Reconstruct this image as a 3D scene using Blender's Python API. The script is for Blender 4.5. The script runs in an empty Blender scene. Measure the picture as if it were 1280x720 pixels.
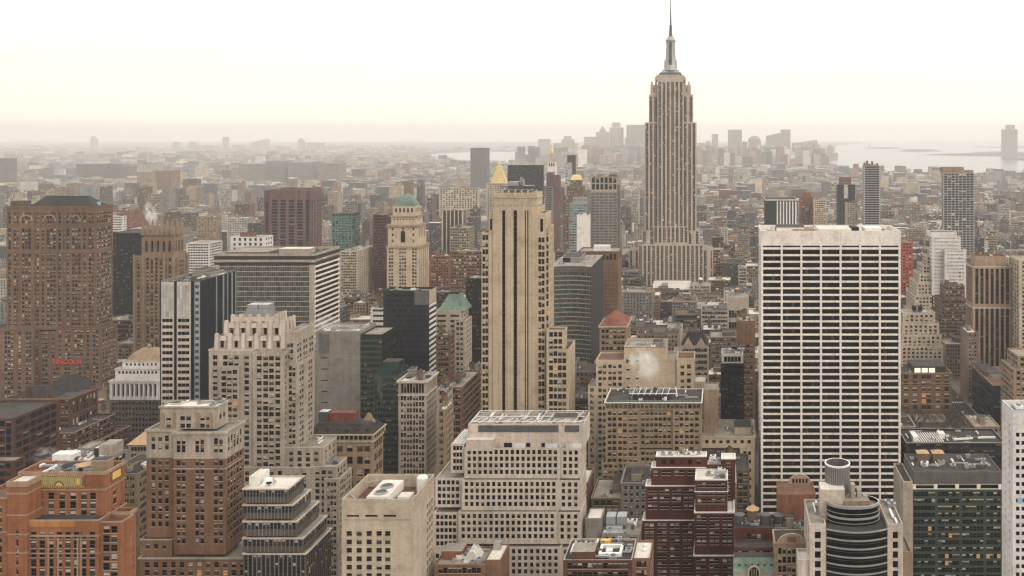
import bpy, bmesh, math, random
import numpy as np
from mathutils import Matrix, Vector
R = math.radians
SC = bpy.context.scene
COL = SC.collection

# ------------------------------------------------------------------ camera, sky, sun, exposure
F, H, VX, VY = 1150.0, 240.0, 905.0, 168.0          # focal (px of a 1280 frame), eye height, vanishing point of the avenues
cam = bpy.data.cameras.new('camera'); camo = bpy.data.objects.new('camera', cam); COL.objects.link(camo)
camo.location = (0, 0, H); camo.rotation_euler = (R(90), 0, 0)
cam.sensor_width = 36; cam.lens = 36 * F / 1280
cam.shift_x = (640 - VX) / 1280; cam.shift_y = -(360 - VY) / 1280
cam.clip_start = 1; cam.clip_end = 120000
SC.camera = camo

SUN_EL, SUN_AZ = R(34), R(138)                       # azimuth clockwise from the view direction (+Y)
w = bpy.data.worlds.new('World'); SC.world = w; w.use_nodes = True
nt = w.node_tree; nt.nodes.clear()
def wn(t): return nt.nodes.new(t)
sky = wn('ShaderNodeTexSky'); sky.sky_type = 'NISHITA'; sky.sun_disc = False
sky.sun_elevation = SUN_EL; sky.sun_rotation = SUN_AZ; sky.dust_density = 6; sky.air_density = 1
tc = wn('ShaderNodeTexCoord'); sx = wn('ShaderNodeSeparateXYZ'); nt.links.new(tc.outputs['Generated'], sx.inputs[0])
cr = wn('ShaderNodeValToRGB'); nt.links.new(sx.outputs['Z'], cr.inputs[0])
e = cr.color_ramp.elements
e[0].position = 0.0; e[0].color = (.80, .735, .59, 1)
e[1].position = .34; e[1].color = (1.0, .972, .925, 1)
q = e.new(.06); q.color = (.73, .685, .555, 1)
q = e.new(.14); q.color = (.80, .765, .68, 1)
nz = wn('ShaderNodeTexNoise'); nz.inputs['Scale'].default_value = 2.2; nz.inputs['Detail'].default_value = 5
mp = wn('ShaderNodeMapping'); mp.inputs['Scale'].default_value = (1, 1, 4.5)
nt.links.new(tc.outputs['Generated'], mp.inputs[0]); nt.links.new(mp.outputs[0], nz.inputs['Vector'])
mr = wn('ShaderNodeMapRange'); mr.inputs['To Min'].default_value = 13.6; mr.inputs['To Max'].default_value = 16.4
nt.links.new(nz.outputs['Fac'], mr.inputs['Value'])
cl = wn('ShaderNodeVectorMath'); cl.operation = 'SCALE'
fr = wn('ShaderNodeMapRange'); fr.inputs['From Min'].default_value = -1; fr.inputs['To Min'].default_value = .8; fr.inputs['To Max'].default_value = 1.45   # veiled winter light is brighter to the south
nt.links.new(sx.outputs['Y'], fr.inputs['Value']); ml = wn('ShaderNodeMath'); ml.operation = 'MULTIPLY'
nt.links.new(mr.outputs[0], ml.inputs[0]); nt.links.new(fr.outputs[0], ml.inputs[1])
nt.links.new(cr.outputs[0], cl.inputs[0]); nt.links.new(ml.outputs[0], cl.inputs['Scale'])
mix = wn('ShaderNodeMix'); mix.data_type = 'RGBA'; mix.inputs['Factor'].default_value = .86   # thin overcast veil over the blue sky
nt.links.new(sky.outputs[0], mix.inputs['A']); nt.links.new(cl.outputs[0], mix.inputs['B'])
bg = wn('ShaderNodeBackground'); bg.inputs['Strength'].default_value = .10
nt.links.new(mix.outputs['Result'], bg.inputs[0])
wo = wn('ShaderNodeOutputWorld'); nt.links.new(bg.outputs[0], wo.inputs[0])

sl = bpy.data.lights.new('sun', 'SUN'); so = bpy.data.objects.new('sun', sl); COL.objects.link(so)
sl.energy = 1.5; sl.angle = R(40); sl.color = (1, .90, .76)
sd = Vector((math.sin(SUN_AZ) * math.cos(SUN_EL), math.cos(SUN_AZ) * math.cos(SUN_EL), math.sin(SUN_EL)))
so.rotation_euler = (-sd).to_track_quat('-Z', 'Y').to_euler()
SC.view_settings.view_transform = 'Standard'; SC.view_settings.look = 'None'
SC.view_settings.gamma = 1; SC.view_settings.exposure = -.06
SC.view_settings.use_curve_mapping = False
cy = SC.cycles
cy.max_bounces = 8; cy.diffuse_bounces = 1; cy.filter_width = 1.3; cy.glossy_bounces = 2; cy.volume_bounces = 4; cy.transmission_bounces = 2
cy.transparent_max_bounces = 8; cy.use_denoising = True; cy.use_adaptive_sampling = True; cy.adaptive_threshold = .008
cy.sample_clamp_indirect = 0; cy.volume_step_rate = 1.0; cy.volume_max_steps = 128

def PX(x, Y): return (x - VX) * Y / F
def PZ(y, Y): return H - (y - VY) * Y / F
def PP(x, y, Y): return (VX + x * F / Y, VY + (H - y) * F / Y)

# ------------------------------------------------------------------ materials
MATS = {}
def _nodes(name):
    m = bpy.data.materials.new(name); m.use_nodes = True
    return m, m.node_tree, m.node_tree.nodes['Principled BSDF']
def _noise(t, vec, scale, detail=4, sc3=None):
    n = t.nodes.new('ShaderNodeTexNoise'); n.inputs['Scale'].default_value = scale; n.inputs['Detail'].default_value = detail
    if sc3:
        mpn = t.nodes.new('ShaderNodeMapping'); mpn.inputs['Scale'].default_value = sc3
        t.links.new(vec, mpn.inputs[0]); vec = mpn.outputs[0]
    t.links.new(vec, n.inputs['Vector']); return n.outputs['Fac']
def _math(t, op, a, b=None, c=None):
    n = t.nodes.new('ShaderNodeMath'); n.operation = op
    for i, v in enumerate((a, b, c)):
        if v is None: continue
        if isinstance(v, (int, float)): n.inputs[i].default_value = v
        else: t.links.new(v, n.inputs[i])
    return n.outputs[0]
def _range(t, v, a, b, lo=.3, hi=.7):
    n = t.nodes.new('ShaderNodeMapRange'); n.inputs['From Min'].default_value = lo; n.inputs['From Max'].default_value = hi
    n.inputs['To Min'].default_value = a; n.inputs['To Max'].default_value = b; t.links.new(v, n.inputs['Value']); return n.outputs[0]
def _scalecol(t, col, f):
    n = t.nodes.new('ShaderNodeVectorMath'); n.operation = 'SCALE'
    if isinstance(col, tuple): n.inputs[0].default_value = col
    else: t.links.new(col, n.inputs[0])
    t.links.new(f, n.inputs['Scale']); return n.outputs[0]
def masonry(name, col, rough=.9, var=.18, streak=.2, spec=.2, soot=(.55, .5, .45)):
    """weathered stone, brick or concrete: patches, rain streaks, fine grain, soot blotches, course lines"""
    if name in MATS: return MATS[name]
    m, t, p = _nodes(name)
    tcn = t.nodes.new('ShaderNodeTexCoord'); v = tcn.outputs['Object']
    big = _range(t, _noise(t, v, .045, 5), 1 - var, 1 + var * .8)
    strk = _range(t, _noise(t, v, 1.0, 4, (.55, .55, .035)), 1 - streak, 1 + streak * .6)
    fine = _range(t, _noise(t, v, .9, 3), .88, 1.12)
    f = _math(t, 'MULTIPLY', _math(t, 'MULTIPLY', big, strk), fine)
    sx_ = t.nodes.new('ShaderNodeSeparateXYZ'); t.links.new(v, sx_.inputs[0])
    course = _range(t, _math(t, 'PINGPONG', sx_.outputs['Z'], .45), .86, 1.03, .0, .12)
    f = _math(t, 'MULTIPLY', f, course)
    c1 = _scalecol(t, tuple(q * .80 for q in col), f)
    mx = t.nodes.new('ShaderNodeMix'); mx.data_type = 'RGBA'; mx.blend_type = 'MULTIPLY'
    t.links.new(_range(t, _noise(t, v, .16, 6), 0, .55, .5, .74), mx.inputs['Factor'])
    t.links.new(c1, mx.inputs['A']); mx.inputs['B'].default_value = (*soot, 1)
    t.links.new(mx.outputs['Result'], p.inputs['Base Color'])
    p.inputs['Roughness'].default_value = rough; p.inputs['Specular IOR Level'].default_value = spec
    MATS[name] = m; return m
def paint(name, col, rough=.6, metal=0, var=.12, spec=.4, sc=.5):
    if name in MATS: return MATS[name]
    m, t, p = _nodes(name)
    v = t.nodes.new('ShaderNodeTexCoord').outputs['Object']
    f = _math(t, 'MULTIPLY', _range(t, _noise(t, v, sc, 5), 1 - var, 1 + var), _range(t, _noise(t, v, sc * .12, 3), 1 - var, 1 + var))
    t.links.new(_scalecol(t, tuple(col), f), p.inputs['Base Color'])
    p.inputs['Roughness'].default_value = rough; p.inputs['Metallic'].default_value = metal; p.inputs['Specular IOR Level'].default_value = spec
    MATS[name] = m; return m
def glass(name, col, rough=.12, var=.5, spec=.08, cell=(1.6, 3.6)):
    """dark window glass whose rooms behind differ from pane to pane"""
    if name in MATS: return MATS[name]
    m, t, p = _nodes(name)
    v = t.nodes.new('ShaderNodeNewGeometry').outputs['Position']
    sn = t.nodes.new('ShaderNodeVectorMath'); sn.operation = 'SNAP'; t.links.new(v, sn.inputs[0]); sn.inputs[1].default_value = (cell[0], cell[0], cell[1])
    wnz = t.nodes.new('ShaderNodeTexWhiteNoise'); t.links.new(sn.outputs[0], wnz.inputs['Vector'])
    f = _range(t, wnz.outputs['Value'], 1 - var, 1 + var, 0, 1)
    t.links.new(_scalecol(t, tuple(col), f), p.inputs['Base Color'])
    p.inputs['Roughness'].default_value = rough; p.inputs['Specular IOR Level'].default_value = spec
    MATS[name] = m; return m
def rooflay(name, col, var=.3):
    if name in MATS: return MATS[name]
    m, t, p = _nodes(name)
    v = t.nodes.new('ShaderNodeTexCoord').outputs['Object']
    f = _math(t, 'MULTIPLY', _range(t, _noise(t, v, .12, 6), 1 - var, 1 + var), _range(t, _noise(t, v, .9, 4), 1 - var * .7, 1 + var * .5))
    t.links.new(_scalecol(t, tuple(col), f), p.inputs['Base Color']); p.inputs['Roughness'].default_value = .95
    p.inputs['Specular IOR Level'].default_value = .15
    MATS[name] = m; return m
def lampglow(name, col, s):
    if name in MATS: return MATS[name]
    m, t, p = _nodes(name); p.inputs['Base Color'].default_value = (*col, 1)
    p.inputs['Emission Color'].default_value = (*col, 1); p.inputs['Emission Strength'].default_value = s
    MATS[name] = m; return m

M = dict(
    beige=masonry('beige limestone', (.62, .495, .36), streak=.08, var=.08), cream=masonry('cream limestone', (.60, .50, .39), streak=.1),
    stone=masonry('grey limestone', (.47, .395, .33)), pale=masonry('pale cast stone', (.66, .565, .49), streak=.16),
    tan=masonry('tan brick', (.36, .26, .17)), brown=masonry('brown brick', (.235, .135, .085)), lincoln=masonry('russet brick', (.215, .135, .095)),
    orange=masonry('orange brick', (.34, .14, .07)), terracotta=masonry('terracotta trim', (.42, .29, .21)),
    red=masonry('dark red brick', (.105, .036, .028)), maroon=masonry('sooty brick', (.12, .058, .045)), rust=masonry('rust brick', (.28, .12, .075)),
    white=masonry('white travertine', (.95, .865, .80), var=.06, streak=.08), whitebrick=masonry('white brick', (.80, .76, .74), var=.08, streak=.1),
    grey=masonry('grey concrete', (.29, .265, .235), var=.1, streak=.15), dgrey=masonry('dark stone', (.13, .115, .10)),
    charcoal=masonry('charcoal cladding', (.024, .022, .023), var=.12, streak=.12, spec=.4), black=paint('black metal', (.008, .008, .01), .6, 0, .12, .15),
    navy=paint('navy cladding', (.009, .012, .02), .5, 0, .12, .2), trim=paint('white trim', (.72, .69, .65), .6), steel=paint('bare steel', (.34, .34, .34), .45, .4),
    dsteel=paint('dark steel', (.09, .09, .095), .5, .3), silver=paint('silver mullion', (.40, .41, .42), .4, .5), purple=masonry('purple granite', (.20, .12, .115)),
    copper=paint('green copper', (.15, .21, .17), .9, 0, .3), gold=paint('gold leaf', (.78, .58, .27), .45, .5), slate=rooflay('slate roof', (.043, .04, .04)),
    tar=rooflay('tar roof', (.06, .055, .052)), gravel=rooflay('gravel roof', (.27, .24, .205)), whiteroof=rooflay('pale roof', (.62, .57, .50), .15),
    brownroof=rooflay('brown roof', (.15, .085, .06)), redtile=rooflay('red tile', (.20, .08, .055)), wood=paint('weathered wood', (.15, .095, .06), .9),
    tanroof=paint('tan cone', (.42, .28, .16), .9), g0=glass('window glass', (.007, .007, .008)), g1=glass('curtained glass', (.05, .037, .028), .2),
    gblue=glass('blue glass', (.014, .019, .029), .15), ggreen=glass('green glass', (.014, .029, .025), .1), gteal=glass('teal glass', (.10, .21, .21), .2),
    glight=glass('pale glass', (.46, .44, .40), .2, .3), ggrey=glass('grey glass', (.075, .078, .08), .15),
    blind=paint('window blind', (.46, .41, .34), .8, 0, .35), blindd=paint('drawn shade', (.2, .15, .105), .8, 0, .35),
    lit=lampglow('lamp lit window', (.62, .36, .17), .07), neon=lampglow('red neon', (.5, .05, .03), .2), orangep=masonry('orange tile panel', (.45, .2, .07)),
    panelg=masonry('glazed green panel', (.40, .36, .15), streak=.1), panely=paint('glazed gold panel', (.62, .42, .12)), redpaint=paint('red paint', (.15, .04, .03), .8, 0, .3),
    bluep=paint('blue sheeting', (.25, .42, .58)), louver=masonry('louvre metal', (.17, .16, .155), var=.08, streak=.2), yellow=paint('yellow paint', (.6, .4, .06)),
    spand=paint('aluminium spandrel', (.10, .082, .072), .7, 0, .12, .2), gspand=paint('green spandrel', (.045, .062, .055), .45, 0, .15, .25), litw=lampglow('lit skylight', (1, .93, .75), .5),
    gothic=masonry('gothic brown stone', (.29, .20, .14)), gstripe=glass('sea green glass', (.055, .064, .056), .2, .6), netting=paint('red netting', (.30, .06, .045), .9),
    pier=masonry('painted aluminium pier', (.56, .46, .39), var=.1, streak=.1),
)

# ------------------------------------------------------------------ mesh builder
class MB:
    def __init__(s): s.v = []; s.f = []; s.m = []; s.mats = []; s.col = None
    def mi(s, m):
        if m not in s.mats: s.mats.append(m)
        return s.mats.index(m)
    def poly(s, pts, m):
        n = len(s.v); s.v.extend(pts); s.f.append(tuple(range(n, n + len(pts)))); s.m.append(s.mi(m))
    def box(s, x0, x1, y0, y1, z0, z1, m, top=None, bottom=False):
        a, b, c, d = (x0, y0), (x1, y0), (x1, y1), (x0, y1)
        for p, q_ in ((a, b), (b, c), (c, d), (d, a)): s.poly([(*p, z0), (*q_, z0), (*q_, z1), (*p, z1)], m)
        s.poly([(*a, z1), (*b, z1), (*c, z1), (*d, z1)], top or m)
        if bottom: s.poly([(*d, z0), (*c, z0), (*b, z0), (*a, z0)], m)
    def frustum(s, x0, x1, y0, y1, z0, z1, ix, iy, m, top=None):
        lo = [(x0, y0, z0), (x1, y0, z0), (x1, y1, z0), (x0, y1, z0)]
        hi = [(x0 + ix, y0 + iy, z1), (x1 - ix, y0 + iy, z1), (x1 - ix, y1 - iy, z1), (x0 + ix, y1 - iy, z1)]
        for i in range(4): s.poly([lo[i], lo[(i + 1) % 4], hi[(i + 1) % 4], hi[i]], m)
        s.poly(hi, top or m)
    def lathe(s, cx, cy, prof, m, n=20, cap=True):
        rings = [[(cx + r * math.cos(2 * math.pi * i / n), cy + r * math.sin(2 * math.pi * i / n), z) for i in range(n)] for r, z in prof]
        for a, b in zip(rings, rings[1:]):
            for i in range(n): s.poly([a[i], a[(i + 1) % n], b[(i + 1) % n], b[i]], m)
        if cap: s.poly(rings[-1], m)
    def bar(s, p, q_, t, m):
        p, q_ = Vector(p), Vector(q_); d = (q_ - p).normalized()
        a = d.cross(Vector((0, 0, 1)) if abs(d.z) < .9 else Vector((1, 0, 0))).normalized() * t / 2; b = d.cross(a).normalized() * t / 2
        c = [a + b, -a + b, -a - b, a - b]
        for i in range(4): s.poly([tuple(p + c[(i + 1) % 4]), tuple(p + c[i]), tuple(q_ + c[i]), tuple(q_ + c[(i + 1) % 4])], m)
        s.poly([tuple(q_ + k) for k in c[::-1]], m); s.poly([tuple(p + k) for k in c], m)
    def prism(s, outline, z0, z1, m, top=None):
        n = len(outline)
        for i in range(n):
            a, b = outline[i], outline[(i + 1) % n]; s.poly([(*a, z0), (*b, z0), (*b, z1), (*a, z1)], m)
        s.poly([(*a, z1) for a in outline], top or m)
    def mesh(s, name, off=(0, 0, 0)):
        me = bpy.data.meshes.new(name)
        v = np.array(s.v, dtype=np.float32).reshape(-1, 3) - np.array(off, dtype=np.float32)
        me.from_pydata(v.tolist(), [], s.f)
        for mt in s.mats: me.materials.append(mt)
        me.polygons.foreach_set('material_index', s.m)
        me.update(); return me
def link(name, me, parent=None, loc=(0, 0, 0)):
    o = bpy.data.objects.new(name, me); COL.objects.link(o); o.location = loc
    if parent: o.parent = parent
    return o

# ------------------------------------------------------------------ facades
def S(g, fh=3.5, ww=1.3, wh=.56, mar=1.5, top=1.2, bot=1.0, rec=.35, sd=0, sm=None, kind='sash', bl=.5, lit=.03, gw=.6, gl=None, rows=None, ind=True, fm=None):
    if kind == 'sash': ww, gw, wh = ww * 1.24, gw * .85, min(.74, wh * 1.14)
    return dict(g=g, fh=fh, ww=ww, wh=wh, mar=mar, top=top, bot=bot, rec=rec, sd=sd, sm=sm, kind=kind, bl=bl, lit=lit, gw=gw, gl=gl, rows=rows, ind=ind, fm=fm)
def columns(s, W):
    g, mar, ww, gw = s['g'], s['mar'], s['ww'], s['gw']
    if isinstance(g, int):
        p = (W - 2 * mar) / max(g, 1); w_ = min(ww, p * .9) if ww > 0 else p + ww
        return [(mar + (i + .5) * p - w_ / 2, mar + (i + .5) * p + w_ / 2) for i in range(g)]
    tot = sum(k * ww + (k - 1) * gw for k in g); rest = W - 2 * mar - tot; f = 1
    if rest < .6 * (len(g) - 1):
        f = (W - 2 * mar - .6 * (len(g) - 1)) / tot; rest = .6 * (len(g) - 1)
    gap = rest / max(1, len(g) - 1); x = mar if len(g) > 1 else (W - tot * f) / 2; out = []
    for k in g:
        for i in range(k):
            out.append((x, x + ww * f)); x += ww * f + (gw * f if i < k - 1 else 0)
        x += gap
    return out
WCACHE = {}
def win_rects(w_, h, kind, var, gl, fm):
    """(u0,u1,v0,v1,out,material): out is how far a bar stands proud of the pane"""
    g = gl or M['g0']; r = []
    fm = fm or M['dsteel']
    if kind == 'sash':
        bf = (0, .5, .28, .8, 0, .38)[var % 6]; bm = M['blind'] if var != 5 else M['blindd']
        gm = M['lit'] if var == 4 else (M['g1'] if var == 2 else g)
        if bf: r.append((0, w_, h * (1 - bf), h, 0, bm))
        r.append((0, w_, 0, h * (1 - bf), 0, gm)); r.append((0, w_, h * .47, h * .53, .06, fm))
        if gl is None: r.append((-.08, w_ + .08, -.2, -.01, .46, M['stone']))
    elif kind in ('strip', 'slot'):
        r.append((0, w_, 0, h, 0, g))
        if kind == 'strip':
            n = max(1, round(w_ / 1.9))
            for i in range(1, n): r.append((w_ * i / n - .05, w_ * i / n + .05, 0, h, .07, fm))
            if var in (1, 3) and n > 2:
                a = (var * 7 % n) / n * w_; r = [(0, a, 0, h, 0, g), (a, a + w_ / n, 0, h, 0, M['g1']), (a + w_ / n, w_, 0, h, 0, g)][0 if a > 0 else 1:] + r[1:]
            if var == 4 and n > 2: r[0] = (0, w_, 0, h, 0, g)
        else:
            n = max(1, round(h / 3.5))
            for i in range(1, n): r.append((0, w_, h * i / n - .1, h * i / n + .1, .06, fm))
    else:
        if var == 1: r += [(0, w_, 0, h * .6, 0, g), (0, w_, h * .6, h, 0, M['blindd'])]
        else: r.append((0, w_, 0, h, 0, M['g1'] if var == 5 else g))
    return r
def rect_mesh(mb, rects, o, u, n):
    for (a, b, c, d, k, m) in rects:
        P = lambda x, z, kk: (o[0] + u[0] * x + n[0] * kk, o[1] + u[1] * x + n[1] * kk, o[2] + z)
        mb.poly([P(a, c, k), P(b, c, k), P(b, d, k), P(a, d, k)], m)
        if k > 0:
            mb.poly([P(a, d, k), P(b, d, k), P(b, d, 0), P(a, d, 0)], m); mb.poly([P(b, c, k), P(a, c, k), P(a, c, 0), P(b, c, 0)], m)
            mb.poly([P(a, c, 0), P(a, c, k), P(a, d, k), P(a, d, 0)], m); mb.poly([P(b, c, k), P(b, c, 0), P(b, d, 0), P(b, d, k)], m)
def facade(wall, wins, o, u, W, z0, z1, s, mat, rnd, zlow=-1e9, vis=True):
    n = (u[1], -u[0])
    P = lambda a, z, d=0: (o[0] + u[0] * a - n[0] * d, o[1] + u[1] * a - n[1] * d, z)
    if s is None or W < 2.2 or z1 - z0 < 2.5:
        wall.poly([P(0, z0), P(W, z0), P(W, z1), P(0, z1)], mat); return
    cols = columns(s, W); fh = s['fh']; wh = s['wh'] * fh; rec, sd = s['rec'], s['sd']; sm = s['sm'] or mat
    nr = s['rows'] or max(1, int((z1 - z0 - s['top'] - s['bot'] + .01 + (fh - wh) * .5) / fh))
    rows = []
    for i in range(nr):
        zt = z1 - s['top'] - i * fh
        if zt - wh < max(z0 + .2, zlow): break
        rows.append((zt - wh, zt))
    if not rows or not cols:
        wall.poly([P(0, z0), P(W, z0), P(W, z1), P(0, z1)], mat); return
    rows = rows[::-1]; zb, zt = rows[0][0], rows[-1][1]
    if zb > z0 + .01: wall.poly([P(0, z0), P(W, z0), P(W, zb), P(0, zb)], mat)
    wall.poly([P(0, zt), P(W, zt), P(W, z1), P(0, z1)], mat)
    x = 0
    for a, b in cols + [(W, W)]:
        if a > x + 1e-4: wall.poly([P(x, zb), P(a, zb), P(a, zt), P(x, zt)], mat)
        x = b
    for a, b in cols:
        if sd > 0:
            wall.poly([P(a, zb), P(a, zb, rec), P(a, zt, rec), P(a, zt)][::-1], mat); wall.poly([P(b, zb), P(b, zb, rec), P(b, zt, rec), P(b, zt)], mat)
            wall.poly([P(a, zb), P(b, zb), P(b, zb, rec), P(a, zb, rec)], mat); wall.poly([P(a, zt), P(a, zt, rec), P(b, zt, rec), P(b, zt)], mat)
        for i, (c, d) in enumerate(rows):
            if i + 1 < len(rows):
                e_ = rows[i + 1][0]
                if e_ > d + 1e-3:
                    wall.poly([P(a, d, sd), P(b, d, sd), P(b, e_, sd), P(a, e_, sd)], sm)
                    if rec > sd + .01:
                        wall.poly([P(a, d, sd), P(a, d, rec), P(b, d, rec), P(b, d, sd)], sm); wall.poly([P(a, e_, sd), P(b, e_, sd), P(b, e_, rec), P(a, e_, rec)], sm)
            if sd == 0:
                wall.poly([P(a, c), P(a, c, rec), P(a, d, rec), P(a, d)][::-1], mat); wall.poly([P(b, c), P(b, c, rec), P(b, d, rec), P(b, d)], mat)
            if i == 0 and sd == 0: wall.poly([P(a, c), P(b, c), P(b, c, rec), P(a, c, rec)], mat)
            if i == len(rows) - 1 and sd == 0: wall.poly([P(a, d), P(a, d, rec), P(b, d, rec), P(b, d)], mat)
            if s['kind'] == 'sash':
                q_ = rnd.random(); v = 4 if q_ < s['lit'] * .3 else (rnd.choice((1, 1, 2, 3, 5)) if q_ < s['lit'] * .3 + s['bl'] * .75 else rnd.choice((0, 0, 0, 2)))
            else: v = 4 if s['kind'] == 'strip' and rnd.random() < s['lit'] * .4 else rnd.choice((0, 0, 1, 3, 5, 0))
            wins.append((P(a, c, rec), u, n, round(b - a, 3), round(d - c, 3), s['kind'], v, s['gl'], s['fm'], vis and s['ind']))

BUILDINGS = []; FOOT = []; RECTS = []
class Bld:
    def __init__(s, name, label, Y, mat='beige', cat='building', near=None, short=None, group=None, roof='gravel', glass=None):
        s.name, s.label, s.Y, s.cat, s.group = name, label, Y, cat, group
        s.mat = M[mat]; s.roofm = M[roof]; s.parts = {}; s.wins = []; s.short = short
        s.near = (Y <= 620) if near is None else near
        s.rnd = random.Random(label); s.ext = []; s.subs = []; s.labels = {}
        BUILDINGS.append(s)
    def mb(s, part):
        return s.parts.setdefault(part, MB())
    def piece(s, part, label=None):                        # a fresh mesh of its own for a repeated part
        m = MB(); s.subs.append((part, m, label)); return m
    def tier(s, x0, x1, y1, y0=None, dy=0, xb=None, dep=None, f=None, side=None, mat=None, roof=None, para=1.0, pm=None, zlow=None, px=True, cop=None, part='wall'):
        """a block: x0..x1 and top y1 in photo pixels at the plane of its front face"""
        Y = s.Y + dy
        if px: X0, X1, Z1 = PX(x0, Y), PX(x1, Y), PZ(y1, Y); Z0 = 0 if y0 is None else PZ(y0, Y)
        else: X0, X1, Z1 = x0, x1, y1; Z0 = y0 or 0
        if dep is None:
            dep = 20
            if xb: xe = x1 if x1 < VX else x0; dep = Y * ((xe - VX) / (xb - VX) - 1)
        mt = M[mat] if isinstance(mat, str) else (mat or s.mat); W = X1 - X0; wl = s.mb(part)
        zt = Z1 - (para if para else 0)
        zl = PZ(745, Y) - 4 if zlow is None else PZ(zlow, Y)
        if side is None and f is not None:
            side = dict(f); g = f['g']; nb = g if isinstance(g, int) else sum(g)
            side['g'] = max(1, round(nb * dep / W))
        if side == 0: side = None
        lv = (X0 + X1) / 2 > 0
        facade(wl, s.wins, (X0, Y), (1, 0), W, Z0, Z1, f, mt, s.rnd, zl)
        facade(wl, s.wins, (X1, Y), (0, 1), dep, Z0, Z1, side, mt, s.rnd, zl, vis=not lv)
        facade(wl, s.wins, (X0, Y + dep), (0, -1), dep, Z0, Z1, side, mt, s.rnd, zl, vis=lv)
        wl.poly([(X1, Y + dep, Z0), (X0, Y + dep, Z0), (X0, Y + dep, Z1), (X1, Y + dep, Z1)], mt)
        rm = M[roof] if roof else s.roofm; rb = s.piece('roof') if s.near else s.mb('roof'); t = .45
        if para and W > 2 and dep > 2:
            rb.poly([(X0 + t, Y + t, zt), (X1 - t, Y + t, zt), (X1 - t, Y + dep - t, zt), (X0 + t, Y + dep - t, zt)], rm)
            pb = s.piece('parapet') if s.near else s.mb('parapet'); o_ = [(X0, Y), (X1, Y), (X1, Y + dep), (X0, Y + dep)]; i_ = [(X0 + t, Y + t), (X1 - t, Y + t), (X1 - t, Y + dep - t), (X0 + t, Y + dep - t)]
            p2 = M[pm] if pm else mt
            for k in range(4):
                l = (k + 1) % 4
                pb.poly([(*o_[k], Z1), (*o_[l], Z1), (*i_[l], Z1), (*i_[k], Z1)], p2); pb.poly([(*i_[l], zt), (*i_[k], zt), (*i_[k], Z1), (*i_[l], Z1)], p2)
        else: rb.poly([(X0, Y, Z1), (X1, Y, Z1), (X1, Y + dep, Z1), (X0, Y + dep, Z1)], rm)
        if cop: s.band(X0, X1, Y, Y + dep, Z1 - cop[0], Z1 + .08, cop[1], M[cop[2]])
        s.ext.append((X0, X1, Y, Y + dep, Z0, Z1)); FOOT.append((X0, X1, Y, Y + dep)); RECTS.append((X0, X1, Y, Y + dep, Z0, Z1))
        s.last = (X0, X1, Y, Y + dep, zt); return s
    def band(s, X0, X1, Y0, Y1, z0, z1, p, m, part='cornice'):
        """a moulding that runs round a block, standing p proud of it"""
        b = s.piece(part) if s.near else s.mb(part); o_ = [(X0 - p, Y0 - p), (X1 + p, Y0 - p), (X1 + p, Y1 + p), (X0 - p, Y1 + p)]; i_ = [(X0 + .1, Y0 + .1), (X1 - .1, Y0 + .1), (X1 - .1, Y1 - .1), (X0 + .1, Y1 - .1)]
        for k in range(4):
            l = (k + 1) % 4
            b.poly([(*o_[k], z0), (*o_[l], z0), (*o_[l], z1), (*o_[k], z1)], m); b.poly([(*o_[k], z1), (*o_[l], z1), (*i_[l], z1), (*i_[k], z1)], m)
            b.poly([(*i_[k], z0), (*i_[l], z0), (*o_[l], z0), (*o_[k], z0)], m)
    def course(s, y, h=.6, p=.25, m=None):
        """belt course round the last block at photo height y"""
        X0, X1, Y0, Y1, zt = s.last; z = PZ(y, Y0); s.band(X0, X1, Y0, Y1, z - h / 2, z + h / 2, p, m or s.mat); return s
    def clutter(s, n=5, seed=0, tank=0, big=0, area=None, fans=False):
        """bulkheads, air units, ducts and water tanks on the last roof"""
        X0, X1, Y0, Y1, z = area or s.last; r = random.Random(s.label + str(seed)); W, D = X1 - X0 - 2, Y1 - Y0 - 2
        if W < 3 or D < 3: return s
        merged = None if s.near else s.mb('roof')
        for i in range(big):
            w_, d, h = r.uniform(.2, .35) * W, r.uniform(.3, .5) * D, r.uniform(2.5, 5); x, y = X0 + 1 + r.random() * (W - w_), Y0 + 1 + r.uniform(.3, 1) * (D - d)
            b = merged or s.piece('bulkhead'); m = r.choice((s.mat, M['grey'], M['tan'], M['dgrey'])); b.box(x, x + w_, y, y + d, z, z + h, m, M['gravel'])
            b.box(x - .15, x + w_ + .15, y - .15, y + d + .15, z + h - .4, z + h + .1, M['stone'] if m is not M['stone'] else M['grey'], M['tar'], True)
        for i in range(n):
            k = r.random(); x, y = X0 + 1 + r.random() * W * .92, Y0 + 1 + r.random() * D * .92
            b = merged or s.piece('air_unit' if k < .6 else 'roof_duct')
            if k < .6:
                w_, d, h = r.uniform(1.2, 3.4), r.uniform(1.2, 3), r.uniform(.9, 2.2); m = r.choice((M['steel'], M['trim'], M['silver'], M['dsteel']))
                b.box(x, x + w_, y, y + d, z + .2, z + h, m); b.lathe(x + w_ / 2, y + d / 2, [(min(w_, d) * .36, z + h), (min(w_, d) * .36, z + h + .25), (min(w_, d) * .1, z + h + .27)], M['dsteel'], 12)
                b.box(x + .2, x + .5, y + .2, y + d - .2, z, z + .2, M['dsteel'])
            else:
                L = r.uniform(3, 9); t = r.uniform(.4, .9)
                if r.random() < .5: b.box(x, min(x + L, X1 - 1), y, y + t, z + .4, z + .4 + t, M['steel'], None, True)
                else: b.box(x, x + t, y, min(y + L, Y1 - 1), z + .4, z + .4 + t, M['trim'], None, True)
                b.box(x + .05, x + .3, y + .05, y + .3, z, z + .4, M['dsteel'])
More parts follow.
